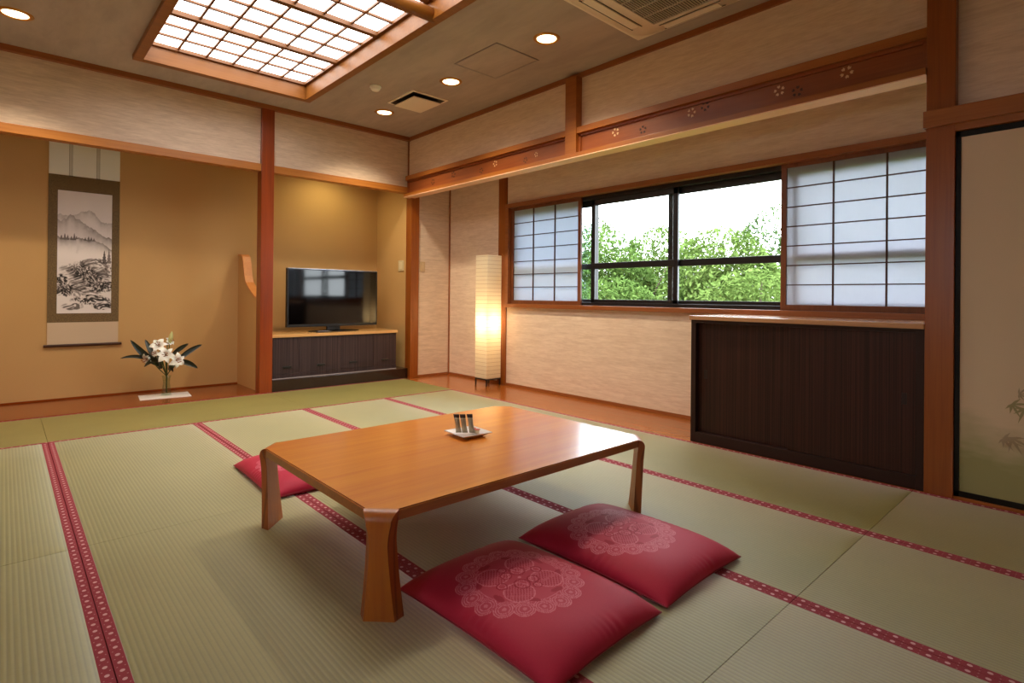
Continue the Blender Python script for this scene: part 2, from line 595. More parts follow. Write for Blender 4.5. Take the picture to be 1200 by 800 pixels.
# floor edge trims of the aisle
bm_ = bmesh.new()
box(bm_, XW - .012, XW, 2.0, 4.645, 0, .028, .001)
box(bm_, XW + .008, XW + .02, 4.782, 5.765, 0, .028, .001)
box(bm_, 3.716, XW + .02, 5.753, 5.765, 0, .028, .001)
struct('baseboard_right', bm_, W_CEIL)
struct('trim_19', B(XW + .006, XW + .02, 5.751, 5.765, 0, 2.46), W_CEIL)
struct('baseboard_back', B(XL, 1.918, YBACK - .012, YBACK, .004, .018), W_FLOOR_X)

# ------------------------------------------------------------------ window
win = bpy.data.objects.new('window_1', None); COL.objects.link(win); win.location = (4.25, 2.45, .914); tag(win, kind='structure')
f = bmesh.new()
box(f, 4.2085, 4.33, WY0, WY1, .914, .945, .002); box(f, 4.2085, 4.33, WY0, WY1, 1.94, 2.015, .002)
box(f, 4.2605, 4.34, WY0, WY1, .88, .914)
box(f, 4.2085, 4.33, WY0, WY0 + .04, .914, 1.976); box(f, 4.2085, 4.33, WY1 - .04, WY1, .914, 1.976)
link('window_frame', f, M_BLACK_ALU, win)


def sash(y0, y1, x, pane):
    f = bmesh.new()
    box(f, x, x + .028, y0, y0 + .047, .945, 1.94, .003); box(f, x, x + .028, y1 - .047, y1, .945, 1.94, .003)
    box(f, x, x + .028, y0, y1, .945, .975, .002); box(f, x, x + .028, y0, y1, 1.885, 1.94, .002)
    box(f, x - .004, x + .032, y0 + .02, y1 - .02, 1.268, 1.324, .003)
    s = link('sash', f, M_BLACK_ALU, win)
    g = B(x + .012, x + .016, y0 + .045, y1 - .045, .973, 1.887)
    link('pane', g, pane, s)


sash(.29, 1.60, 4.222, M_PANE)
sash(1.56, 2.655, 4.262, M_PANE)
sash(2.535, 3.480, 4.222, M_PANE)
sash(3.44, 4.56, 4.262, M_FROST)

# ------------------------------------------------------------------ shoji screens
W_KUMIKO = plain('dark brown lattice wood', (70, 34, 20), .5)
W_STILE = wood('shoji frame wood', (104, 54, 26), (130, 74, 40), 'Z', .45)


def shoji(label, y0, y1, cols, xs):
    z0, z1 = .9145, 1.9755
    r = thing('shoji_screen', label, 'paper screen', (xs, (y0 + y1) / 2, z0), group='paper screens in front of the window')
    f = bmesh.new()
    box(f, xs - .012, xs + .012, y0, y0 + .038, z0, z1, .002)
    box(f, xs - .012, xs + .012, y1 - .038, y1, z0, z1, .002)
    box(f, xs - .0115, xs + .0115, y0, y1, z0, z0 + .040, .002)
    box(f, xs - .0115, xs + .0115, y0, y1, z1 - .030, z1, .002)
    link('frame', f, W_STILE, r)
    k = bmesh.new()
    for c in cols:
        box(k, xs - .010, xs + .002, c - .005, c + .005, z0 + .04, z1 - .03)
    for i in range(1, 7):
        z = .957 + i * (1.940 - .957) / 7
        box(k, xs - .011, xs + .001, y0 + .038, y1 - .038, z - .004, z + .004)
    link('lattice', k, W_KUMIKO, r)
    link('paper', B(xs + .0025, xs + .0035, y0 + .030, y1 - .030, z0 + .03, z1 - .025), M_SHOJI, r)
    return r


shoji('narrow paper screen at the far end of the window, by the floor lamp', 3.580, 4.598, (3.935, 4.250), 4.196)
shoji('large paper screen of the window above the dark low cabinet', .62, 1.672, (1.326, 1.013, .71), 4.196)

# ------------------------------------------------------------------ fusuma door (painted sliding door)
door = bpy.data.objects.new('door_1', None); COL.objects.link(door); door.location = (3.56, .1, .013); tag(door, kind='structure')
DY0, DY1, DZ0, DZ1 = -.40, .5625, .0135, 1.8515
f = bmesh.new()
box(f, 3.552, 3.578, DY0, DY0 + .021, DZ0, DZ1, .002); box(f, 3.552, 3.578, DY1 - .021, DY1, DZ0, DZ1, .002)
box(f, 3.552, 3.578, DY0, DY1, DZ0, DZ0 + .028, .002); box(f, 3.552, 3.578, DY0, DY1, DZ1 - .030, DZ1, .002)
link('door_frame', f, M_LACQ, door)
m = Mat('painted door paper')
x, y, z = m.xyz()
nz = m.noise((2.2, 2.2, 5.0), 4, .5)
nz2 = m.noise((2.0, 2.4, 9.0), 3, .5)
base = m.mix(m.noise((300, 300, 300), 2), lin((214, 192, 164)), lin((224, 202, 174)))
hill = ((z * -1.0 + .47) * 3.0 + (nz - .5) * 1.6).mx(0.0).mn(1.0)
c = m.mix((hill * (nz2 * 2.4)).mn(.8), base, lin((136, 140, 80)))
m.color(c).set(Roughness=.8)
link('door_panel', B(3.557, 3.575, DY0 + .015, DY1 - .015, DZ0 + .02, DZ1 - .02), m.m, door)


def maple(cy, cz, s, rot, mat):
    bm = bmesh.new()
    for k, L in enumerate((.55, .85, 1.0, .85, .55, .4)):
        a = rot + (k - 2) * .62
        pr = [(0, .03), (.4, .065), (1, 0), (.4, -.065), (0, -.03)]
        vs = [bm.verts.new((3.5562 - .00006 * k - .0004 * (len(door.children) % 7), cy + s * L * (p * math.cos(a)) - s * q * math.sin(a),
                            cz + s * L * (p * math.sin(a)) + s * q * math.cos(a))) for p, q in pr]
        bm.faces.new(vs)
    link('painted_leaf', bm, mat, door)


M_L1 = plain('painted olive leaf', (158, 148, 108), .8)
M_L2 = plain('painted grey leaf', (172, 154, 128), .8)
maple(.345, .505, .085, PI * 1.15, M_L1); maple(.30, .49, .09, PI * 1.4, M_L1)
maple(.345, .345, .09, PI * 1.35, M_L2); maple(.375, .335, .08, PI * 1.1, M_L2)
maple(.22, .40, .10, PI * 1.3, M_L1); maple(.12, .56, .1, PI * 1.2, M_L2)
maple(.32, .555, .06, PI * .9, M_L2)

# ------------------------------------------------------------------ tatami mats
BW = .031


def mat(x0, x1, y0, y1, label, along='Y'):
    g = .0012
    cx, cy = (x0 + x1) / 2, (y0 + y1) / 2
    w, l = (x1 - x0, y1 - y0) if along == 'Y' else (y1 - y0, x1 - x0)
    r = thing('tatami_mat', label, 'tatami mat', (cx, cy, -.055), 0 if along == 'Y' else PI / 2, 'tatami mats of the floor')
    w2, l2 = w / 2 - g, l / 2 - g
    bm = box(bmesh.new(), -w2 + BW, w2 - BW, -l2, l2, .0002, .055)
    uv = bm.loops.layers.uv.new('UVMap')
    for fc in bm.faces:
        for lp in fc.loops: lp[uv].uv = (lp.vert.co.x, lp.vert.co.y)
    link('rush_surface', bm, M_TATAMI, r, world=False)
    for s in (-1, 1):
        b = box(bmesh.new(), -BW / 2, BW / 2, -l2, l2, .0001, .0553, .0005)
        o = link('border_band', b, M_HERI, r, world=False)
        o.location = (s * (w2 - BW / 2), 0, 0)
    return r


C = [-.65, .224, 1.105, 1.945, 2.735, XR]
R0, R1, R2, R3 = YR, .727, 2.742, 4.772
mat(C[0], C[1], R1, R2, 'mat cut off by the left edge, left of the foreground rose seam')
mat(C[0], C[1], R2, R3, 'mat at the left edge of the photo, behind the nearer one there')
mat(C[1], C[2], R1, R2, 'large mat in the foreground left of the table, its border beside the nearest table leg')
mat(C[1], C[2], R2, R3, 'mat behind the foreground one, under the left corner of the lone far cushion')
mat(C[2], C[3], R0, R1, 'mat in the bottom foreground, in front of both near cushions')
mat(C[2], C[3], R1, R2, 'mat under the near half of the table and both near cushions')
mat(C[2], C[3], R2, R3, 'mat behind the table, directly in front of the television cabinet')
mat(C[3], C[4], R0, R1, 'mat at the bottom right of the photo between two rose borders')
mat(C[3], C[4], R1, R2, 'mat right of the table with the right near leg and the tip of a cushion')
mat(C[3], C[4], R2, R3, 'bright mat behind the table towards the floor lamp')
mat(C[4], C[5], R0, R1, 'mat in front of the painted sliding door')
mat(C[4], C[5], R1, R2, 'mat in front of the dark low cabinet')
mat(C[4], C[5], R2, R3, 'mat along the wooden aisle below the far part of the window')
mat(XL, C[1], R3, YB - .002, 'olive crosswise mat before the hanging scroll at the left edge', 'X')
mat(C[1], 1.985, R3, YB - .002, 'olive crosswise mat before the flower vase and red post', 'X')
mat(1.985, XR, R3, YB - .002, 'olive crosswise mat before the television cabinet', 'X')

# ------------------------------------------------------------------ low table
TX0, TX1, TY0, TY1, TZ, TH = .828, 2.243, 1.497, 2.525, .340, .034
CH = .078
table = thing('low_table', 'honey coloured low wooden table with chamfered corners on the tatami', 'low table', ((TX0 + TX1) / 2, (TY0 + TY1) / 2, 0))
outl = [(TX0 + CH, TY0), (TX1 - CH, TY0), (TX1, TY0 + CH), (TX1, TY1 - CH), (TX1 - CH, TY1), (TX0 + CH, TY1), (TX0, TY1 - CH), (TX0, TY0 + CH)]
tb = bmesh.new()
prism(tb, outl, 'Z', TZ - TH, TZ)
tb.normal_update()
top = [fc for fc in tb.faces if fc.normal.z > .9][0]
es = [e for e in top.edges if abs((e.verts[0].co - e.verts[1].co).normalized().x) > .95 or abs((e.verts[0].co - e.verts[1].co).normalized().y) > .95]
bmesh.ops.bevel(tb, geom=es, offset=.004, segments=2, affect='EDGES')
tb.normal_update()
for fc in tb.faces:
    fc.material_index = 0 if fc.normal.z > .3 else 1
link('tabletop', tb, [W_TABLE, W_TABLE_EDGE], table)
W_LEG = wood('table leg wood', (166, 82, 16), (190, 108, 30), 'Z', .38, .15, 40)


def ply_edge():
    m = Mat('laminated leg edge')
    x, y, z = m.xyz()
    f = m.noise((3, 3, 30), 2)
    u = (x * .7071 + y * .7071) * 260.0
    m.color(m.mix(u.sin().gt(.55) * .6, lin((164, 84, 30)), lin((104, 46, 16)))).set(Roughness=.35)
    return m.m


W_PLY = ply_edge()


def table_leg(sx, sy):
    cx = TX0 + CH / 2 if sx < 0 else TX1 - CH / 2
    cy = TY0 + CH / 2 if sy < 0 else TY1 - CH / 2
    d = Vector((sx, sy, 0)).normalized(); t = Vector((-d.y, d.x, 0))
    R, T = .036, .034
    Wc = CH * math.sqrt(2)
    path = []
    for k in range(9):
        a = PI / 2 * k / 8
        uo, zo = R * math.sin(a), TZ - R + R * math.cos(a)
        ui, zi = (R - T) * math.sin(a), TZ - R + (R - T) * math.cos(a)
        w = Wc - (Wc - .076) * (.5 - .5 * math.cos(PI * min(1, k / 8)))
        path.append((uo, zo, ui, zi, w, w + (Wc - w) * .85))
    for k in range(1, 15):
        s = k / 14
        z = (TZ - R) * (1 - s) + .0008 * s
        lean = -.018 * s
        w = .056 + .020 * max(0, 1 - s / .26) ** 2 + .042 * max(0, (s - .2) / .8) ** 1.4
        path.append((R + lean, z, R - T + lean - .004 * s, z, w, w + .040 - .011 * max(0, 1 - s / .26)))
    bm = bmesh.new()
    rings = []
    for uo, zo, ui, zi, w, wi in path:
        o = Vector((cx, cy, 0)) + d * uo; i = Vector((cx, cy, 0)) + d * ui
        rings.append([bm.verts.new(o + t * (w / 2) + Vector((0, 0, zo))), bm.verts.new(o - t * (w / 2) + Vector((0, 0, zo))),
                      bm.verts.new(i - t * (wi / 2) + Vector((0, 0, zi))), bm.verts.new(i + t * (wi / 2) + Vector((0, 0, zi)))])
    for a, b in zip(rings, rings[1:]):
        for k in range(4):
            fc = bm.faces.new((a[k], a[(k + 1) % 4], b[(k + 1) % 4], b[k]))
            fc.material_index = 1 if k in (1, 3) else 0
            fc.smooth = True
    bm.faces.new(rings[0]); bm.faces.new(rings[-1][::-1])
    bmesh.ops.recalc_face_normals(bm, faces=bm.faces[:])
    for e in bm.edges:
        if len(e.link_faces) == 2 and e.calc_face_angle(0) > .6: e.smooth = False
    link('leg', bm, [W_LEG, W_PLY], table)


for sx in (-1, 1):
    for sy in (-1, 1): table_leg(sx, sy)

# ------------------------------------------------------------------ snack dish and packets on the table
DC = Vector((1.643, 2.085)); DR = -.07
DC = Vector((1.625, 2.075))
dish = thing('dish', 'square white dish holding small packets on the table', 'dish', (DC.x, DC.y, TZ + .0005), DR)
bm = bmesh.new()
a = .082
lev = [(.050, 0), (.056, .004), (a - .006, .014), (a, .017), (a - .001, .0195), (a - .008, .018), (.054, .0075), (.0, .0065)]
rings = []
for r, z in lev:
    r = max(r, .001)
    rings.append([bm.verts.new((sx * r, sy * r, z)) for sx, sy in ((1, 1), (-1, 1), (-1, -1), (1, -1))])
for p, q in zip(rings, rings[1:]):
    for k in range(4): bm.faces.new((p[k], p[(k + 1) % 4], q[(k + 1) % 4], q[k]))
bm.faces.new(rings[0][::-1]); bm.faces.new(rings[-1])
bmesh.ops.recalc_face_normals(bm, faces=bm.faces[:])
link('bowl', bm, plain('white porcelain', (232, 226, 228), .2, coat=.4), dish, world=False)

M_FOIL = plain('silver packet foil', (176, 164, 140), .28, .6)
M_BROWN = plain('brown packet top', (54, 30, 20), .4)
M_RED = plain('red wrapper', (176, 58, 44), .4)
M_CREAM = plain('cream wrapper', (226, 206, 170), .4)


def stick(dx, dy, ang, tilt, label):
    p = Vector((DC.x + dx, DC.y + dy, TZ + .0125))
    r = thing('tea_stick', label, 'packet', p, ang, 'stick packets standing in the dish')
    w, h = .027, .086
    M = Matrix.Rotation(tilt, 4, 'X')

    def sleeve(z0, z1, n, fat):
        bm = bmesh.new(); rg = []
        for j in range(n + 1):
            z = z0 + (z1 - z0) * j / n
            th = .0012 + fat * 1.5 * math.sin(PI * min(1, max(0, z / h)) ** .7)
            rg.append([bm.verts.new((w / 2 * (1.04 - .16 * math.sin(PI * min(1, z / h))) * math.cos(q) - .16 * z, th * math.sin(q), z)) for q in [2 * PI * i / 14 for i in range(14)]])
        for p0, p1 in zip(rg, rg[1:]):
            for i in range(14): bm.faces.new((p0[i], p0[(i + 1) % 14], p1[(i + 1) % 14], p1[i]))
        bm.faces.new(rg[0][::-1]); bm.faces.new(rg[-1])
        bm.transform(M)
        return bm
    link('foil_body', sleeve(0, h * .80, 8, .0055), M_FOIL, r, True, world=False)
    link('brown_end', sleeve(h * .80, h, 3, .0056), M_BROWN, r, True, world=False)


A0 = math.radians(-42)
stick(-.034, .028, A0, -.12, 'brown topped stick packet at the left of the three in the dish')
stick(-.012, .008, A0, -.08, 'middle brown topped stick packet of the three in the dish')
stick(.014, -.012, A0, -.16, 'brown topped stick packet next to the red topped creamers')


def creamer(dx, dy, label):
    r = thing('creamer_cup', label, 'creamer', (DC.x + dx, DC.y + dy, TZ + .0088), 0, 'creamer cups in the dish')
    link('cup', lathe(bmesh.new(), [(.009, 0), (.0125, .017)], n=20, close=True), M_CREAM, r, True, world=False)
    link('lid', lathe(bmesh.new(), [(.0145, .0172), (.0145, .0185)], n=20, close=True), M_RED, r, world=False)


creamer(.036, .008, 'tiny red topped creamer behind the other one in the dish')
creamer(.036, -.024, 'tiny red topped creamer nearest the front corner of the dish')

# ------------------------------------------------------------------ zabuton cushions
CWX, CWY, CHH = .52, .685, .090


def medallion(x, y):
    """woven pattern of the cushion: >0 pale threads, <0 deep red"""
    r = np.hypot(x, y); th = np.arctan2(y, x)
    R = .176
    n = 18
    ph = (th * n / (2 * PI)) % 1.0 - .5
    # outer ring of round scallops: circles with centres on r=R
    cc = .026 + 0 * r
    ang = (np.floor(th * n / (2 * PI)) + .5) * 2 * PI / n
    dx, dy = x - R * np.cos(ang), y - R * np.sin(ang)
    dd = np.hypot(dx, dy)
    ink = np.zeros_like(r)
    inside = (r < R) | (dd < .0335)
    ink = np.where(inside, .13, ink)
    for q in (.032, .0255, .018):
        ink = np.where((np.abs(dd - q) < .0014) & (r > R - .030), .85, ink)
    ink = np.where((dd < .007), .65, ink)
    # inner ring
    ink = np.where(np.abs(r - .143) < .0014, .7, ink)
    # deep red drops between scallops and centre
    for k in range(8):
        a = k * PI / 4 + .3
        ex, ey = x - .133 * np.cos(a), y - .133 * np.sin(a)
        u = ex * np.cos(a + 1.2) + ey * np.sin(a + 1.2); v = -ex * np.sin(a + 1.2) + ey * np.cos(a + 1.2)
        ink = np.where((u / .024) ** 2 + (v / .010) ** 2 < 1, -.45, ink)
    # four lattice filled leaves
    for k in range(4):
        a = k * PI / 2 + PI / 4
        ex, ey = x - .088 * np.cos(a), y - .088 * np.sin(a)
        u = ex * np.cos(a) + ey * np.sin(a); v = -ex * np.sin(a) + ey * np.cos(a)
        e = (u / .050) ** 2 + (v / .047) ** 2
        lat = (np.abs(((x + y) / .0125) % 1 - .5) < .22) & (np.abs(((x - y) / .0125) % 1 - .5) < .22)
        ink = np.where(e < 1, np.where(lat, -.8, .36), ink)
        ink = np.where((e >= 1) & (e < 1.16), .85, ink)
    # two curling tendrils (s-scrolls)
    for s in (1, -1):
        px, py = s * x, s * y
        for (cx, cy, rr) in ((.022, .034, .026), (.026, -.036, .019), (.078, 0, .017), (-.012, .070, .014)):
            d = np.hypot(px - cx, py - cy)
            ink = np.where(np.abs(d - rr) < .0016, -.8, ink)
            ink = np.where(np.abs(d - rr * .7) < .0012, .8, ink)
    ink = np.where(r < .006, .95, ink)
    return ink


def zabuton_mesh():
    nu, nv = 210, 262
    u = np.sin(np.linspace(-PI / 2, PI / 2, nu)) * .5 + np.linspace(-1, 1, nu) * .5
    v = np.sin(np.linspace(-PI / 2, PI / 2, nv)) * .5 + np.linspace(-1, 1, nv) * .5
    U, V = np.meshgrid(u, v)
    cx = CWX / 2 * U * (1 - .014 * (1 - V ** 2) * np.abs(U) ** 3)
    cy = CWY / 2 * V * (1 - .012 * (1 - U ** 2) * np.abs(V) ** 3)
    e = (1 - np.abs(U) ** 4.2) * (1 - np.abs(V) ** 5.0)
    seam = .010 + .008 * np.maximum(1 - U ** 2, 0) * (np.abs(V) ** 6) + .008 * np.maximum(1 - V ** 2, 0) * (np.abs(U) ** 6)
    rise = (CHH - .014) * e ** .50 * (1 - .10 * U ** 2 - .12 * V ** 2)
    # puckers running in from the seams
    wr = (np.sin(V * 46 + 5 * np.sin(V * 7 + 1)) * (.55 + .45 * np.sin(V * 5 + 2)) * np.exp(-((1 - np.abs(U)) / .16) ** 2) * (1 - V ** 2)
          + np.sin(U * 40 + 5 * np.sin(U * 6)) * (.55 + .45 * np.sin(U * 4.3)) * np.exp(-((1 - np.abs(V)) / .12) ** 2) * (1 - U ** 2))
    soft = .0030 * np.sin(U * 4.1 + 1) * np.sin(V * 3.3 + .4) * e
    zt = seam + rise + .0017 * wr * np.minimum(1, e * 6) + soft
    zb = np.maximum(.0012, seam - .03 * e ** .5)
    edge = (np.abs(U) >= .9999) | (np.abs(V) >= .9999)
    zb = np.where(edge, seam, zb)
    zt = np.where(edge, seam, zt)
    ink = medallion(cx + .018, cy - .012)
    top = np.stack([cx, cy, zt], -1).reshape(-1, 3)
    bot = np.stack([cx, cy, zb], -1).reshape(-1, 3)
    bn = 40
    faces = []
    idx = np.arange(nu * nv).reshape(nv, nu)
    q = np.stack([idx[:-1, :-1], idx[:-1, 1:], idx[1:, 1:], idx[1:, :-1]], -1).reshape(-1, 4)
    faces = q.tolist()
    off = nu * nv
    # coarser underside sharing the seam outline
    qb = (np.stack([idx[:-1, :-1], idx[1:, :-1], idx[1:, 1:], idx[:-1, 1:]], -1).reshape(-1, 4) + off).tolist()
    me = bpy.data.meshes.new('cover')
    me.from_pydata(np.concatenate([top, bot]).tolist(), [], faces + qb)
    at = me.attributes.new('ink', 'FLOAT', 'POINT')
    at.data.foreach_set('value', np.concatenate([ink.ravel(), 0 * ink.ravel()]).astype(np.float32))
    for p in me.polygons: p.use_smooth = True
    me.materials.append(M_ZABU)
    return me


zme = zabuton_mesh()
seam_b = bmesh.new()
sp = []
for k in range(4 * 24):
    s = k / 24.0
    side = int(s); t = (s - side) * 2 - 1
    U, V = [(t, -1), (1, t), (-t, 1), (-1, -t)][side]
    px = CWX / 2 * U * (1 - .014 * (1 - V ** 2) * abs(U) ** 3); py = CWY / 2 * V * (1 - .012 * (1 - U ** 2) * abs(V) ** 3)
    pz = .010 + .008 * max(1 - U * U, 0) * abs(V) ** 6 + .008 * max(1 - V * V, 0) * abs(U) ** 6
    sp.append((px, py, pz))
tube(seam_b, sp + [sp[0]], .0022, 6, False)
M_SEAM = plain('deep crimson seam', (140, 24, 46), .6)
sme = None


def zabuton(x, y, rot, label):
    global sme
    r = thing('floor_cushion', label, 'floor cushion', (x, y, .0008), rot, 'crimson floor cushions')
    o = bpy.data.objects.new('cover', zme); COL.objects.link(o); o.parent = r
    if sme is None:
        s = link('seam_piping', seam_b, M_SEAM, r, True, world=False); sme = s.data
    else:
        s = bpy.data.objects.new('seam_piping', sme); COL.objects.link(s); s.parent = r
    return r


zabuton(1.262, 1.300, math.radians(2.0), 'crimson floor cushion nearest the near table leg, its round lace pattern fully shown')
zabuton(1.828, 1.315, math.radians(.5), 'crimson floor cushion by the right table leg, beside another one')
zabuton(1.232, 3.085, math.radians(-2.0), 'lone crimson floor cushion partly hidden on the far side of the table')

# ------------------------------------------------------------------ dark low cabinet under the window
cab = thing('low_cabinet', 'dark brown cabinet with sliding doors and pale top under the window', 'cabinet', (3.85, 1.355, 0))
f = bmesh.new()
X0 = 3.548
box(f, X0, 4.12, .686, .722, .0, .845, .002); box(f, X0, 4.12, 1.984, 2.02, .0, .845, .002)
box(f, X0, 4.12, .722, 1.984, .0, .070, .002); box(f, X0, 4.12, .722, 1.984, .825, .845, .001)
box(f, 4.10, 4.12, .722, 1.984, .07, .825)
link('body', f, M_DARK_PLAIN, cab)
for y0, y1, x, hy in ((.722, 1.372, X0 + .012, .775), (1.332, 1.984, X0 + .040, 1.93)):
    d = link('door', B(x, x + .024, y0, y1, .072, .824, bev=.001), M_DARK, cab)
    hb = bmesh.new()
    box(hb, x - .0015, x + .004, hy - .012, hy + .012, .44, .50, .001)
    link('handle', hb, plain('recessed dark pull', (26, 12, 14), .3), d)
link('top_board', B(3.535, 4.125, .686, 2.03, .846, .8745, bev=.004), W_TOP_Y, cab)

# ------------------------------------------------------------------ television cabinet and television
tvc = thing('television_cabinet', 'dark low cabinet with pale wooden top and four doors in the recess', 'cabinet', (2.75, 6.1, 0))
link('plinth', B(2.014, 3.604, YB + .002, 6.50, .001, .118, bev=.003), M_PLINTH, tvc)
f = bmesh.new()
YF = 5.862
box(f, 2.04, 3.485, YF + .012, 6.47, .1185, .546)
box(f, 2.04, 3.485, YF, YF + .02, .119, .165, .001); box(f, 2.04, 3.485, YF, YF + .02, .533, .546, .001)
for q in (2.325, 3.195): box(f, q - .007, q + .007, YF - .002, YF + .02, .16, .54, .001)
link('body', f, M_DARK_X, tvc)
link('strip', B(2.04, 3.485, YF - .006, YF + .01, .1182, .1235), plain('plinth edge highlight', (190, 180, 180), .3), tvc)  # highlight along the plinth's top edge, put in as a thin pale strip
for (x0, x1, hx) in ((2.042, 2.316, 2.19), (2.334, 2.772, 2.555), (2.774, 3.186, 2.93), (3.204, 3.483, 3.335)):
    d = link('door', B(x0, x1, YF + .002, YF + .018, .167, .531, bev=.001), M_DARK_X, tvc)
    hb = bmesh.new(); box(hb, hx - .045, hx + .045, YF - .006, YF + .004, .222, .246, .004)
    link('handle', hb, M_BLACK, d)
link('top_board', B(2.03, 3.495, YF - .014, 6.48, .5465, .578, bev=.003), W_TOP, tvc)

tv = thing('television', 'black flat television on a stand on the pale cabinet top', 'television', (2.83, 6.15, .578))
TVY = 6.12
link('bezel', B(2.278, 3.368, TVY, TVY + .05, .632, 1.287, bev=.005), M_BLACK, tv)
link('screen', B(2.296, 3.350, TVY - .003, TVY + .003, .664, 1.270), M_SCREEN, tv)
link('chrome_strip', B(2.28, 3.366, TVY - .002, TVY + .01, 1.279, 1.286, bev=.002), M_CHROME, tv)
link('neck', B(2.74, 2.90, TVY + .015, TVY + .045, .59, .70, bev=.004), M_BLACK, tv)
bb = bmesh.new()
lathe(bb, [(.26, 0), (.265, .004), (.26, .010), (.05, .02), (.001, .021)], 0, 0, 0, 48)
bmesh.ops.scale(bb, vec=(1.15, .52, 1), verts=bb.verts[:]); bmesh.ops.translate(bb, vec=(2.82, 6.12, .5785), verts=bb.verts[:])
link('base', bb, plain('glossy black base', (10, 10, 12), .1), tv, True)
rc = thing('remote_control', 'remote control lying before the television stand', 'remote control', (2.62, 5.95, .5785), .15)
link('body', B(-.085, .085, -.022, .022, 0, .016, bev=.004), plain('dark grey remote', (38, 38, 44), .3), rc, world=False)
bt = bmesh.new()
for i in range(6):
    for j in (-1, 0, 1): box(bt, -.065 + i * .022, -.053 + i * .022, j * .012 - .004, j * .012 + .004, .0158, .0175)
link('button', bt, plain('pale remote buttons', (190, 190, 200), .4), rc, world=False)

# switches
sw = thing('light_switch', 'ivory light switch on the recess wall right of the television', 'light switch', (3.62, 5.985, 1.30))
link('plate', B(3.611, 3.6195, 5.925, 6.045, 1.295, 1.425, bev=.002), M_IVORY, sw)
link('rocker', B(3.607, 3.612, 5.955, 6.015, 1.315, 1.405, bev=.002), plain('rocker plastic', (222, 206, 170), .4), sw)
sw = thing('wall_switch', 'beige blank switch plate on the wallpaper left of the floor lamp', 'switch plate', (3.78, 5.765, 1.29))
link('plate', B(3.745, 3.815, 5.757, 5.7645, 1.29, 1.41, bev=.002), plain('beige plate', (196, 168, 132), .5), sw)
link('rocker', B(3.763, 3.797, 5.753, 5.758, 1.31, 1.39, bev=.002), plain('beige rocker', (204, 178, 142), .5), sw)

# ------------------------------------------------------------------ paper floor lamp
lx, ly, lw = 3.922, 4.655 + .04, .204
ly = 4.69
lamp = thing('floor_lamp', 'tall square paper floor lamp glowing beside the window post', 'floor lamp', (lx + lw / 2, ly + lw / 2, -.001))
sh = bmesh.new()
vs0 = [(lx, ly), (lx + lw, ly), (lx + lw, ly + lw), (lx, ly + lw)]
# avoid the post: the lamp stands in front of it
rings = []
NZ = 32
for j in range(NZ + 1):
    z = .082 + (1.45 - .082) * j / NZ
    rings.append([sh.verts.new((p[0], p[1], z)) for p in vs0])
for p, q in zip(rings, rings[1:]):
    for k in range(4): sh.faces.new((p[k], p[(k + 1) % 4], q[(k + 1) % 4], q[k]))
link('lamp_shade', sh, M_LAMP, lamp)
M_IRON = plain('black iron', (20, 16, 14), .5)
bf = bmesh.new()
for a in (0, 1):
    box(bf, lx, lx + lw, ly + a * (lw - .012), ly + a * (lw - .012) + .012, .066, .0815)
    box(bf, lx + a * (lw - .012), lx + a * (lw - .012) + .012, ly + .0121, ly + lw - .0121, .066, .0815)
box(bf, lx + .012, lx + lw - .012, ly + lw / 2 - .015, ly + lw / 2 + .015, .068, .08)
link('base_frame', bf, M_IRON, lamp)
for sx in (0, 1):
    for sy in (0, 1):
        link('leg', B(lx + sx * (lw - .014), lx + sx * (lw - .014) + .014, ly + sy * (lw - .014), ly + sy * (lw - .014) + .014, 0, .0665), M_IRON, lamp)
link('bulb', lathe(bmesh.new(), [(.001, -.035), (.02, -.03), (.032, 0), (.02, .03), (.001, .035)], lx + lw / 2, ly + lw / 2, .69, 20), glow('lamp bulb', (255, 214, 140), 10), lamp, True)
link('bulb_holder', tube(bmesh.new(), [(lx + lw / 2, ly + lw / 2, .08), (lx + lw / 2, ly + lw / 2, .655)], .008, 8), M_IRON, lamp)


def light(name, kind, loc, energy, color, **kw):
    d = bpy.data.lights.new(name, kind); d.energy = energy; d.color = color
    for k, v in kw.items(): setattr(d, k, v)
    o = bpy.data.objects.new(name, d); COL.objects.link(o); o.location = loc
    return o


light('lamp_bulb_light', 'POINT', (lx + lw / 2, ly + lw / 2, .69), 11.0, (1.0, .74, .42), shadow_soft_size=.04)

# ------------------------------------------------------------------ hanging scroll
SX0, SX1 = .2925, .829
YS = YBACK - .006
scr = thing('hanging_scroll', 'hanging ink landscape scroll with brown brocade mount on the ochre wall', 'hanging scroll', ((SX0 + SX1) / 2, YBACK, .50))
m = Mat('brown brocade'); f1 = m.noise((160, 160, 160), 3, .6)
m.color(m.ramp(f1, [(.38, lin((84, 62, 34))), (.62, lin((128, 104, 64)))])).set(Roughness=.7)
link('mount', B(SX0, SX1, YS - .001, YS + .003, .716, 2.08), m.m, scr)
link('top_panel', B(SX0 + .001, SX1 - .001, YS - .001, YS + .003, 2.0805, 2.45), plain('pale grey silk', (240, 242, 236), .7), scr)
link('bottom_panel', B(SX0 + .002, SX1 - .002, YS - .001, YS + .003, .512, .7155), plain('beige silk', (206, 180, 150), .7), scr)
for sx in (.452, .657):
    tp = bmesh.new(); box(tp, sx - .011, sx + .011, YS - .004, YS - .0015, 2.085, 2.45)
    link('hanging_strip', tp, plain('pale ribbon', (205, 204, 196), .7), scr)
    tp = bmesh.new()
    box(tp, sx - .0125, sx - .0105, YS - .0042, YS - .0013, 2.075, 2.45); box(tp, sx + .0105, sx + .0125, YS - .0042, YS - .0013, 2.075, 2.45)
    box(tp, sx - .016, sx + .016, YS - .0045, YS - .0013, 2.068, 2.082)
    link('strip_border', tp, plain('dark ribbon edge', (96, 84, 66), .7), scr)
rb = tube(bmesh.new(), [(SX0 - .024, YS - .010, .503), (SX1 + .024, YS - .010, .503)], .0125, 14)
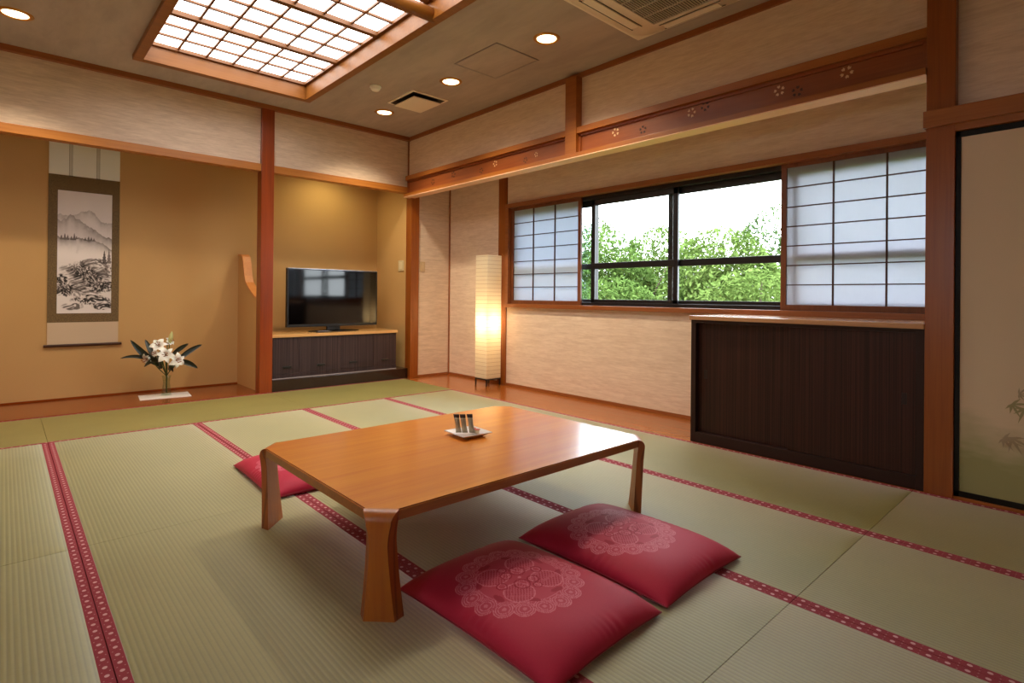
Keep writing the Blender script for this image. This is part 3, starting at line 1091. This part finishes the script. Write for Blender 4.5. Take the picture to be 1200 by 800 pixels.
link('roller', rb, plain('dark roller', (66, 36, 22), .35), scr)
rb = tube(bmesh.new(), [(SX0 - .004, YS - .008, 2.455), (SX1 + .004, YS - .008, 2.455)], .008, 10)
link('top_rod', rb, plain('dark rod', (60, 36, 24), .4), scr)

PX0, PX1, PZ0, PZ1 = .360, .768, .800, 1.938
nu, nv = 150, 420
gx, gz = np.meshgrid(np.linspace(0, 1, nu), np.linspace(0, 1, nv))


def vnoise(x, y, seed):
    r = np.random.default_rng(seed); T = r.random((64, 64))
    xi, yi = np.floor(x).astype(int), np.floor(y).astype(int)
    fx, fy = x - xi, y - yi
    fx = fx * fx * (3 - 2 * fx); fy = fy * fy * (3 - 2 * fy)
    g = lambda a, b: T[(yi + b) % 64, (xi + a) % 64]
    return (g(0, 0) * (1 - fx) + g(1, 0) * fx) * (1 - fy) + (g(0, 1) * (1 - fx) + g(1, 1) * fx) * fy


def fbm(x, y, seed, o=4):
    s = 0; a = .5
    for i in range(o): s = s + a * vnoise(x * 2 ** i, y * 2 ** i, seed + i); a *= .5
    return s


ink = .05 + .05 * fbm(gx * 4, gz * 8, 1)


def ridge(h, dark, fade, seed, rough=.03, fx=6):
    """a hill that is darkest at its ridge and melts into mist below"""
    global ink
    hh = h + rough * (fbm(gx * fx, gx * 0 + seed, seed) - .45) * 2
    d = hh - gz
    tone = dark * np.exp(-np.maximum(d, 0) / fade) * (.55 + .9 * fbm(gx * 14, gz * 30, seed + 9))
    ink = np.where(d > 0, np.maximum(ink * .9, tone), ink)


ridge(.79 + .050 * np.exp(-((gx - .56) / .20) ** 2) - .14 * np.maximum(gx - .66, 0), .30, .06, 11, .045, 7)
ridge(.745 + .045 * np.exp(-((gx - .25) / .16) ** 2) - .20 * np.maximum(gx - .4, 0), .42, .07, 21, .035, 9)
ridge(.615 - .25 * np.maximum(gx - .66, 0), .50, .05, 31, .02, 9)


def fir(cx, cz, h, w, dark):
    global ink
    t = (gz - cz) / h
    wid = w * (1 - t) * (.6 + .4 * np.abs(np.sin(t * 16)))
    k = (t > 0) & (t < 1) & (np.abs(gx - cx) < wid)
    ink = np.where(k, np.maximum(ink, dark * (.7 + .5 * fbm(gx * 60, gz * 160, 77))), ink)


for cx, h in ((.07, .04), (.13, .055), (.18, .045), (.25, .035), (.30, .06), (.34, .035), (.50, .03), (.56, .04), (.61, .035), (.66, .025)):
    fir(cx, .60, h, .035, .68)
k = (np.abs(gx - .365 - .01 * np.sin(gz * 60)) < .022) & (gz > .49) & (gz < .61)
ink = np.where(k, .03 + .2 * np.abs(np.sin(gx * 200)), ink)
mist = np.exp(-((gz - .47) / .05) ** 2)
ink = ink * (1 - .75 * mist)
fir(.86, .41, .12, .06, .85); fir(.95, .42, .13, .05, .6)


def bough(cx, cz, rx, rz, dark, seed):
    """brushed mass of foliage / rock, made of short dark strokes over pale paper"""
    global ink
    d = ((gx - cx) / rx) ** 2 + ((gz - cz) / rz) ** 2 + (fbm(gx * 9, gz * 22, seed) - .47) * 1.3
    st = fbm(gx * 30 + 3 * np.sin(gz * 24 + gx * 9), gz * 95 + 14 * np.abs(gx - cx), seed + 3)
    tone = dark * np.clip((st - .34) * 4.5, .10, 1)
    edge = np.clip((1 - d) * 2.5, 0, 1)
    ink = ink * (1 - edge * .55) + edge * np.maximum(tone, ink * .4) * .95


bough(.40, .36, .34, .07, .45, 141); bough(.60, .25, .42, .10, .5, 151); bough(.30, .20, .34, .07, .5, 161)
bough(.66, .40, .30, .055, .75, 41); bough(.36, .345, .20, .05, .8, 51); bough(.58, .305, .34, .06, .85, 61)
bough(.84, .345, .22, .06, .7, 71); bough(.06, .28, .15, .045, 1.05, 81); bough(.13, .19, .18, .055, .95, 91)
bough(.50, .225, .32, .05, .9, 101); bough(.88, .22, .26, .05, 1.0, 111); bough(.62, .11, .40, .045, 1.0, 121)
bough(.86, .06, .25, .035, 1.05, 131); bough(.30, .055, .22, .03, .7, 141)
ink = np.clip(ink, 0, 1); 
verts = np.stack([PX0 + gx * (PX1 - PX0), np.full_like(gx, YS - .0022), PZ0 + gz * (PZ1 - PZ0)], -1).reshape(-1, 3)
verts -= np.array(scr.location)
me = grid_mesh('picture', verts, nu, nv, ink)
m = Mat('ink on paper'); a = m.node('ShaderNodeAttribute', attribute_name='ink')
m.color(m.ramp(a.outputs['Fac'], [(0.0, lin((236, 226, 222))), (.5, lin((132, 120, 116))), (1.0, lin((26, 22, 22)))])).set(Roughness=.8)
me.materials.append(m.m)
o = bpy.data.objects.new('picture', me); COL.objects.link(o); o.parent = scr

# ------------------------------------------------------------------ vase, mat and lilies
pmat = thing('paper_mat', 'white rectangular mat under the flower vase on the tokonoma board', 'mat', (1.155, 6.205, .0042), -.1)
link('sheet', B(-.208, .208, -.150, .150, .0005, .004, bev=.001), plain('white lacquer sheet', (226, 220, 216), .5), pmat, world=False)
VX, VY, VZ = 1.172, 6.235, .0088
vase = thing('vase', 'small clear glass vase holding the white lilies', 'vase', (VX, VY, VZ))
M_VASE = pane_mat('clear vase glass', (.90, .95, .92, 1))
prof = [(.001, 0), (.040, 0), (.043, .006), (.041, .03), (.034, .075), (.029, .12), (.033, .165), (.041, .19), (.0385, .19), (.030, .163), (.0262, .12), (.031, .075), (.038, .03), (.036, .014), (.001, .012)]
link('glass_body', lathe(bmesh.new(), prof, 0, 0, 0, 40), M_VASE, vase, True, world=False)
bq = thing('lily_bouquet', 'white lilies with dark pointed leaves standing in the glass vase', 'flowers', (VX, VY, VZ + .016))
M_STEM = plain('green stem', (66, 84, 36), .5)
M_LEAF = plain('very dark green leaf', (26, 34, 22), .35)
M_PETAL = Mat('white lily petal')
pt = M_PETAL.noise((40, 40, 40), 3)
M_PETAL.color(M_PETAL.mix(pt * .4, lin((252, 252, 248)), lin((240, 238, 224)))).set(Roughness=.5)
M_PETAL.b.inputs['Subsurface Weight'].default_value = .1
M_PETAL = M_PETAL.m
M_BUD = plain('pale green bud', (206, 204, 140), .5)
M_ANTHER = plain('rust anther', (150, 84, 30), .6)
# pixel positions read off the photograph, converted to points on the plane of the vase
from math import cos, sin
YAW, PIT, ROL = math.radians(42.4475), math.radians(.1596), math.radians(.5318)
fw = Vector((sin(YAW), cos(YAW), 0)); rt = Vector((cos(YAW), -sin(YAW), 0)); up = Vector((0, 0, 1))
f2 = fw * cos(PIT) + up * sin(PIT); u2 = up * cos(PIT) - fw * sin(PIT)
CR = rt * cos(ROL) + u2 * sin(ROL); CU = u2 * cos(ROL) - rt * sin(ROL); CF = f2


def at_y(px, py, Y):
    d = CR * ((px - 600) / 651.22) - CU * ((py - 344.83) / 651.22) + CF
    return Vector((0, 0, 1)) + d * (Y / d.y)


rim = Vector((VX, VY, VZ + .185))


def leaf_mesh(p0, p1, width, bend, roll=0.0):
    bm = bmesh.new()
    n = 12
    d = p1 - p0
    side = d.cross(Vector((0, -1, 0)))
    if side.length < 1e-4: side = Vector((0, 0, 1))
    side.normalize()
    side = (side * cos(roll) + Vector((0, -1, 0)) * sin(roll)).normalized()
    rows = []
    for i in range(n + 1):
        t = i / n
        c = p0 + d * t + Vector((0, 0, bend * 4 * t * (1 - t)))
        w = width * (sin(PI * min(1, t * .86 + .10)) ** .8) * (1 if t < 1 else .02)
        dep = Vector((0, .25 * w, 0))
        rows.append([bm.verts.new(c + side * w - dep), bm.verts.new(c + dep), bm.verts.new(c - side * w - dep)])
    for a, b in zip(rows, rows[1:]):
        bm.faces.new((a[0], a[1], b[1], b[0])); bm.faces.new((a[1], a[2], b[2], b[1]))
    return bm


for (px, py, Y, w, bend, bx, by) in [(152.5, 398, 6.24, .030, -.02, 186, 428), (170, 397.5, 6.36, .024, .0, 183, 424), (140.5, 420, 6.12, .016, .035, 180, 424), (168.5, 430, 6.05, .022, .03, 186, 423),
                                     (221, 402.5, 6.36, .022, .01, 200, 417), (237, 403.5, 6.28, .024, .02, 206, 424), (232, 431.5, 6.10, .026, .02, 207, 423), (203, 436, 6.12, .014, .02, 197, 428),
                                     (186, 412, 6.42, .028, .0, 188, 432), (206, 420, 6.40, .028, .0, 198, 434)]:
    link('leaf', leaf_mesh(at_y(bx, by, 6.235), at_y(px, py, Y), w, bend), M_LEAF, bq, True)


def lily(center, direction, R, spin=0.0, open_=1.0):
    dv = direction.normalized()
    u = dv.cross(Vector((0, 0, 1)));
    if u.length < 1e-3: u = Vector((1, 0, 0))
    u.normalize(); w = u.cross(dv)
    bm = bmesh.new()
    for k in range(6):
        a = spin + k * PI / 3
        rad = u * cos(a) + w * sin(a); tn = dv.cross(rad)
        wid = R * (.34 if k % 2 else .25)
        rows = []
        for i in range(9):
            t = i / 8
            rr = R * (t ** 1.1) * open_; hh = R * (.95 * t ** .55 - .62 * t ** 2.6 * open_)
            c = center + rad * rr + dv * (hh - R * .35)
            ww = wid * (sin(PI * min(1, .12 + t * .88)) ** .9)
            rows.append([bm.verts.new(c + tn * ww + dv * ww * .25), bm.verts.new(c - dv * ww * .1), bm.verts.new(c - tn * ww + dv * ww * .25)])
        for p, q in zip(rows, rows[1:]):
            bm.faces.new((p[0], p[1], q[1], q[0])); bm.faces.new((p[1], p[2], q[2], q[1]))
    fl = link('lily_flower', bm, M_PETAL, bq, True)
    sb = bmesh.new()
    for k in range(5):
        a = k * 2 * PI / 5
        tip = center + dv * R * .62 + (u * cos(a) + w * sin(a)) * R * .22
        tube(sb, [center - dv * R * .2, tip], .0018, 5)
        tube(sb, [tip - u * .008, tip + u * .008], .0035, 6)
    link('stamen', sb, M_ANTHER, fl, True)
    st = tube(bmesh.new(), [center - dv * R * .3, center * .5 + rim * .5 - Vector((0, 0, .01)) - dv * .01, rim, Vector((VX, VY, VZ + .022))], [.0045, .005, .004, .0035], 7)
    link('stem', st, M_STEM, bq, True)


lily(at_y(194, 416, 6.12), Vector((-.25, -1, .25)), .085, .2)
lily(at_y(207, 422, 6.10), Vector((.25, -1, .0)), .080, .6)
lily(at_y(186, 405, 6.20), Vector((-.35, -.8, .55)), .082, .9)
lily(at_y(173, 420, 6.18), Vector((-1, -.55, -.35)), .075, .3, .75)
lily(at_y(198, 401, 6.27), Vector((.5, -.6, .6)), .07, .1, .7)
lily(at_y(183, 414, 6.16), Vector((-.8, -.5, .1)), .06, .5, .6)
bd = bmesh.new()
c0, c1 = at_y(199, 402, 6.25), at_y(201.5, 388, 6.24)
tube(bd, [c0 + (c1 - c0) * t for t in (0, .25, .5, .75, .93, 1)], [.006, .017, .020, .015, .006, .001], 10)
link('bud', bd, M_BUD, bq, True)
link('stem', tube(bmesh.new(), [c0, at_y(196, 425, 6.24), rim + Vector((.004, 0, 0)), Vector((VX + .004, VY, VZ + .022))], .004, 7), M_STEM, bq, True)

# ------------------------------------------------------------------ ceiling light box
cl = thing('ceiling_light', 'large wooden shoji style light box with glowing lattice in the ceiling', 'ceiling light', ((LX0 + LX1) / 2, (LY0 + LY1) / 2, ZC))
f = bmesh.new()
FB, FW = ZC - .040, .066
box(f, LX0, LX0 + FW, LY0, LY1, FB, 3.045, .003); box(f, LX1 - FW, LX1, LY0, LY1, FB, 3.045, .003)
box(f, LX0 + FW, LX1 - FW, LY1 - FW, LY1, FB, 3.045, .003); box(f, LX0 + FW, LX1 - FW, LY0, LY0 + FW, FB, 3.045, .003)
link('frame', f, W_LIGHT, cl)
W_LAT = wood('lattice wood', (100, 58, 20), (124, 76, 30), 'X', .5)
IX0, IX1, IY0, IY1 = LX0 + FW, LX1 - FW, LY0 + FW, LY1 - FW
k = bmesh.new()
box(k, IX0, IX1, IY0, IY1 - 0, 3.012, 3.0125)
k.free(); k = bmesh.new()
fr = .026
box(k, IX0, IX0 + fr, IY0, IY1, 2.990, 3.018); box(k, IX1 - fr, IX1, IY0, IY1, 2.990, 3.018)
box(k, IX0 + fr, IX1 - fr, IY1 - fr, IY1, 2.990, 3.018); box(k, IX0 + fr, IX1 - fr, IY0, IY0 + fr, 2.990, 3.018)
cw = (IX1 - IX0 - 2 * fr) / 6
for i in range(1, 6):
    x = IX0 + fr + cw * i
    box(k, x - .008, x + .008, IY0 + fr, IY1 - fr, 3.001, 3.016)
y = IY1 - fr
grp = 0
while y > IY0 + .2:
    for j in (1, 2):
        box(k, IX0 + fr, IX1 - fr, y - .2165 * j - .010, y - .2165 * j + .010, 3.000, 3.015)
    y -= .65
    if y - .06 > IY0 + .1:
        box(k, IX0 + fr, IX1 - fr, y - .048, y, 2.984, 3.018)
    y -= .048
link('lattice', k, W_LAT, cl)
M_PANEL = glow('glowing diffuser', (255, 252, 247), 4.2)
link('diffuser', B(IX0, IX1, IY0, IY1, 3.020, 3.030), M_PANEL, cl)
rl = tube(bmesh.new(), [(LX0 + .04, 3.16, FB + .042), (LX1 - .035, 3.16, FB + .042)], .046, 20)
link('cross_rail', rl, W_LIGHT, cl, True)

# ------------------------------------------------------------------ downlights
M_RING = plain('brass coloured ring', (196, 140, 66), .3, .6)
M_DL = glow('downlight lamp', (255, 236, 186), 4.5)
DL = [(2.937, 2.859, 'recessed downlight nearest the air conditioner, largest of the three in a row'),
      (2.917, 4.019, 'recessed downlight between the access hatch and the square vent'),
      (2.91, 5.176, 'small recessed downlight closest to the far corner, past the square vent'),
      (.042, 5.11, 'recessed downlight alone in the top left corner of the ceiling')]
first = None
for x, y, lab in DL:
    if first is None:
        r = thing('downlight', lab, 'downlight', (x, y, ZC), 0, 'round recessed downlights')
        link('trim_ring', lathe(bmesh.new(), [(.072, -.0005), (.072, -.005), (.082, -.011), (.098, -.005), (.100, -.0005)], 0, 0, 0, 40), M_RING, r, True, world=False)
        link('lens', lathe(bmesh.new(), [(.072, -.002), (.066, -.0030), (.001, -.0035)], 0, 0, 0, 40), M_DL, r, True, world=False)
        first = r
    else:
        copy_thing(first, (x, y, ZC), None, lab)
    light('downlight_beam', 'SPOT', (x, y, ZC - .02), 65.0, (1.0, .85, .60), spot_size=math.radians(125), spot_blend=.7, shadow_soft_size=.05)

# smoke detector, vent, hatch
sd = thing('smoke_detector', 'small round white smoke detector on the ceiling beside the vent', 'smoke detector', (2.485, 4.588, ZC))
link('base', lathe(bmesh.new(), [(.001, -.001), (.052, -.001), (.052, -.012), (.044, -.016)], 0, 0, 0, 32), M_WHITE_PLASTIC, sd, True, world=False)
link('dome', lathe(bmesh.new(), [(.044, -.016), (.042, -.030), (.030, -.042), (.001, -.045)], 0, 0, 0, 32), M_WHITE_PLASTIC, sd, True, world=False)
vt = thing('air_vent', 'square ceiling vent with a lowered pale cover plate', 'vent', (2.975, 4.655, ZC))
f = bmesh.new()
box(f, 2.775, 3.18, 4.42, 4.89, ZC - .008, ZC - .0005, .002)
link('frame', f, M_AC, vt)
link('dark_slot', B(2.80, 3.155, 4.445, 4.865, ZC - .010, ZC - .0082), M_BLACK, vt)
link('cover_plate', B(2.825, 3.13, 4.475, 4.835, ZC - .040, ZC - .030, bev=.003), M_AC, vt)
for sx in (2.86, 3.095):
    for sy in (4.51, 4.80): link('spacer', B(sx - .006, sx + .006, sy - .006, sy + .006, ZC - .031, ZC - .0095), M_GREY_DARK, vt)
ht = thing('access_hatch', 'square access hatch with thin metal edge in the ceiling', 'ceiling hatch', (2.935, 3.425, ZC))
f = bmesh.new()
hx0, hx1, hy0, hy1 = 2.71, 3.16, 3.16, 3.69
for a in ((hx0, hx1, hy0, hy0 + .012), (hx0, hx1, hy1 - .012, hy1), (hx0, hx0 + .012, hy0 + .012, hy1 - .012), (hx1 - .012, hx1, hy0 + .012, hy1 - .012)):
    box(f, *a, ZC - .006, ZC - .0005)
link('frame', f, M_ALU, ht)
link('panel', B(hx0 + .014, hx1 - .014, hy0 + .014, hy1 - .014, ZC - .005, ZC - .0005), M_CEIL, ht)

# ------------------------------------------------------------------ ceiling cassette air conditioner
ax0, ax1, ay0, ay1 = 2.46, 3.43, 1.44, 2.40
ac = thing('air_conditioner', 'square ceiling cassette air conditioner with a dark slatted grille', 'air conditioner', ((ax0 + ax1) / 2, (ay0 + ay1) / 2, ZC))
link('frame', B(ax0, ax1, ay0, ay1, ZC - .014, ZC - .0005, bev=.004), M_AC, ac)


def rrect(x0, x1, y0, y1, r, n=8):
    out = []
    for cx, cy, a0 in ((x1 - r, y1 - r, 0), (x0 + r, y1 - r, PI / 2), (x0 + r, y0 + r, PI), (x1 - r, y0 + r, 1.5 * PI)):
        for i in range(n + 1):
            a = a0 + PI / 2 * i / n; out.append((cx + r * cos(a), cy + r * sin(a)))
    return out


p = prism(bmesh.new(), rrect(ax0 + .035, ax1 - .035, ay0 + .035, ay1 - .035, .16), 'Z', ZC - .034, ZC - .0145)
bmesh.ops.bevel(p, geom=[e for e in p.edges if all(v.co.z < ZC - .03 for v in e.verts)], offset=.008, segments=3, affect='EDGES')
link('front_panel', p, M_AC, ac, True)
gx0, gx1, gy0, gy1 = ax0 + .175, ax1 - .175, ay0 + .24, ay1 - .24
gx0, gx1, gy0, gy1 = 2.64, 3.25, 1.69, 2.15
link('grille_back', B(gx0, gx1, gy0, gy1, ZC - .0362, ZC - .0345), plain('grille dark', (30, 26, 24), .7), ac)
g = bmesh.new()
n = 26
for i in range(n + 1):
    y = gy0 + (gy1 - gy0) * i / n
    box(g, gx0, gx1, y - .0035, y + .0035, ZC - .0425, ZC - .0364)
for i in range(6):
    x = gx0 + (gx1 - gx0) * i / 5
    box(g, x - .004, x + .004, gy0, gy1, ZC - .0435, ZC - .0363)
link('grille', g, plain('grille grey plastic', (196, 184, 170), .5), ac)
for (x0, x1, y0, y1) in ((2.68, 3.21, 2.235, 2.30), (2.68, 3.21, 1.54, 1.605), (2.525, 2.585, 1.72, 2.12), (3.31, 3.37, 1.72, 2.12)):
    lv = link('louver', B(x0, x1, y0, y1, ZC - .041, ZC - .0345, bev=.003), M_AC, ac)
    gp = bmesh.new()
    if x1 - x0 > y1 - y0:
        box(gp, x0 - .02, x1 + .02, y0 - .008, y0 - .002, ZC - .0362, ZC - .0343); box(gp, x0 - .02, x1 + .02, y1 + .002, y1 + .012, ZC - .0362, ZC - .0343)
    else:
        box(gp, x0 - .010, x0 - .002, y0 - .02, y1 + .02, ZC - .0362, ZC - .0343); box(gp, x1 + .002, x1 + .010, y0 - .02, y1 + .02, ZC - .0362, ZC - .0343)
    link('slot', gp, M_GREY_DARK, lv)

# recess downlight above the television (behind the lintel)
copy_thing(first, (2.86, 6.18, 2.55), None, 'recessed downlight hidden above the television, behind the lintel')
light('downlight_beam', 'SPOT', (2.86, 6.18, 2.53), 15.0, (1.0, .90, .46), spot_size=math.radians(165), spot_blend=.8, shadow_soft_size=.05)

# ------------------------------------------------------------------ outdoors
struct('ground', B(-40, 40, -45, 45, -4.6, -4.2), plain('grass ground', (96, 120, 60), .9))


def leaf_mat(name, c1, c2):
    m = Mat(name)
    info = m.noise((1.3, 1.3, 1.3), 3, .6)
    f = m.noise((9, 9, 9), 2, .6)
    col = m.ramp(info * .5 + f * .5, [(.34, lin(c1)), (.66, lin(c2))])
    d = m.node('ShaderNodeBsdfDiffuse'); t = m.node('ShaderNodeBsdfTranslucent')
    m.link(col, d.inputs[0]); m.link(col, t.inputs[0])
    mx = m.node('ShaderNodeMixShader'); mx.inputs[0].default_value = .3
    m.link(d.outputs[0], mx.inputs[1]); m.link(t.outputs[0], mx.inputs[2])
    m.link(mx.outputs[0], m.out.inputs[0])
    return m.m


LM = [leaf_mat('fresh green leaves', (52, 76, 34), (112, 138, 74)), leaf_mat('mid green leaves', (50, 72, 40), (106, 128, 80)),
      leaf_mat('yellow green leaves', (64, 88, 38), (126, 148, 82))]
M_BARK = plain('grey bark', (70, 58, 46), .9)


def tree(x, y, top, rx, ry, rz, n, label, mi, ls=1.0):
    r = thing('tree', label, 'tree', (x, y, -4.2), 0, 'trees outside the window')
    c = np.array([x, y, top - rz])
    cl_n = max(30, n // 70)
    d = rng.normal(size=(cl_n, 3)); d /= np.linalg.norm(d, axis=1)[:, None]
    rad = rng.uniform(.15, 1.0, cl_n) ** .5
    d = np.sign(d) * np.abs(d) ** .8
    cen = c + d * rad[:, None] * np.array([rx, ry, rz]) * (1 + .12 * rng.normal(size=(cl_n, 1)))
    V, F = [], []
    which = rng.integers(0, cl_n, n)
    pos = cen[which] + rng.normal(size=(n, 3)) * np.array([.27, .27, .17]) * (rx / 1.2)
    q_ = (pos - c) / np.array([rx, ry, rz]); ln_ = np.linalg.norm(q_, axis=1)
    pos = c + (pos - c) * np.minimum(1, .95 / np.maximum(ln_, 1e-6))[:, None]
    yaw = rng.uniform(0, 2 * PI, n); pit = rng.normal(-.25, .5, n); L = ls * rng.uniform(.10, .18, n); W = L * rng.uniform(.32, .45, n)
    ax = np.stack([np.cos(yaw) * np.cos(pit), np.sin(yaw) * np.cos(pit), np.sin(pit)], 1)
    sd_ = np.stack([-np.sin(yaw), np.cos(yaw), rng.normal(0, .35, n)], 1); sd_ /= np.linalg.norm(sd_, axis=1)[:, None]
    P = np.stack([pos, pos + ax * (L * .45)[:, None] + sd_ * W[:, None] * .5, pos + ax * L[:, None], pos + ax * (L * .45)[:, None] - sd_ * W[:, None] * .5], 1)
    V = (P.reshape(-1, 3) - np.array([x, y, -4.2]))
    F = np.arange(4 * n).reshape(-1, 4).tolist()
    me = bpy.data.meshes.new('foliage'); me.from_pydata(V.tolist(), [], F); me.materials.append(LM[mi])
    o = bpy.data.objects.new('foliage', me); COL.objects.link(o); o.parent = r
    tb = bmesh.new()
    tube(tb, [(x, y, -4.2), (x + .1, y - .05, -2.2), (x, y + .1, c[2] - .2)], [.17, .14, .09], 9)
    for k in range(9):
        q = cen[rng.integers(0, cl_n)]
        mid = (np.array([x, y, c[2] - rz * .6]) + q) / 2 + rng.normal(size=3) * .08
        tube(tb, [(x, y, c[2] - rz * rng.uniform(.2, .9)), tuple(mid), tuple(q)], [.05, .032, .012], 6)
    link('trunk', tb, M_BARK, r, True)


# front row: low crowns; middle row: the canopy line; back row fills the gaps
tree(7.6, 3.40, 1.50, 1.05, 1.15, 1.6, 20000, 'low bushy tree filling the bottom right of the right window pane', 2, .68)
tree(7.6, 5.78, 1.42, 1.05, 1.2, 1.6, 20000, 'low bushy tree at the bottom of the window, behind the black centre mullion', 0, .68)
tree(10.2, 5.20, 2.50, 1.25, 1.35, 2.4, 30000, 'leafy green tree at the left of the right window pane', 2)
tree(10.2, 8.10, 2.85, 1.25, 1.50, 2.7, 30000, 'leafy green tree filling most of the left window pane', 0)
tree(13.8, 5.40, 3.45, 1.8, 1.50, 3.2, 14000, 'taller airy tree against the sky beside the large paper screen', 1)
tree(13.8, 12.0, 4.1, 1.8, 1.5, 2.8, 10000, 'tall loose tree at the far left of the window, by the narrow paper screen', 1)
tree(13.8, 8.75, 3.15, 1.8, 1.75, 3.1, 30000, 'distant tree behind the gap of the two big trees near the mullion', 2)

# ------------------------------------------------------------------ world, camera, render settings
w = bpy.data.worlds.new('overcast'); SC.world = w; w.use_nodes = True
bg = w.node_tree.nodes['Background']
bg.inputs[0].default_value = (.92, .97, 1.04, 1); bg.inputs[1].default_value = 7.5

cam = bpy.data.cameras.new('camera'); co = bpy.data.objects.new('camera', cam); COL.objects.link(co)
cam.sensor_width = 36.0; cam.lens = 651.22 / 1200 * 36.0; cam.shift_y = -(400 - 344.83) / 1200
cam.clip_start = .02; cam.clip_end = 200
Mx = Matrix((CR, CU, -CF)).transposed().to_4x4(); Mx.translation = (0, 0, 1)
co.matrix_world = Mx
SC.camera = co
SC.view_settings.view_transform = 'Standard'; SC.view_settings.look = 'None'
SC.view_settings.exposure = 0.57; SC.view_settings.gamma = 1.0; SC.view_settings.use_curve_mapping = False
cy = SC.cycles
cy.use_denoising = True; cy.max_bounces = 8; cy.diffuse_bounces = 5; cy.glossy_bounces = 4; cy.transparent_max_bounces = 12
cy.sample_clamp_indirect = 6.0; cy.caustics_reflective = False; cy.caustics_refractive = False
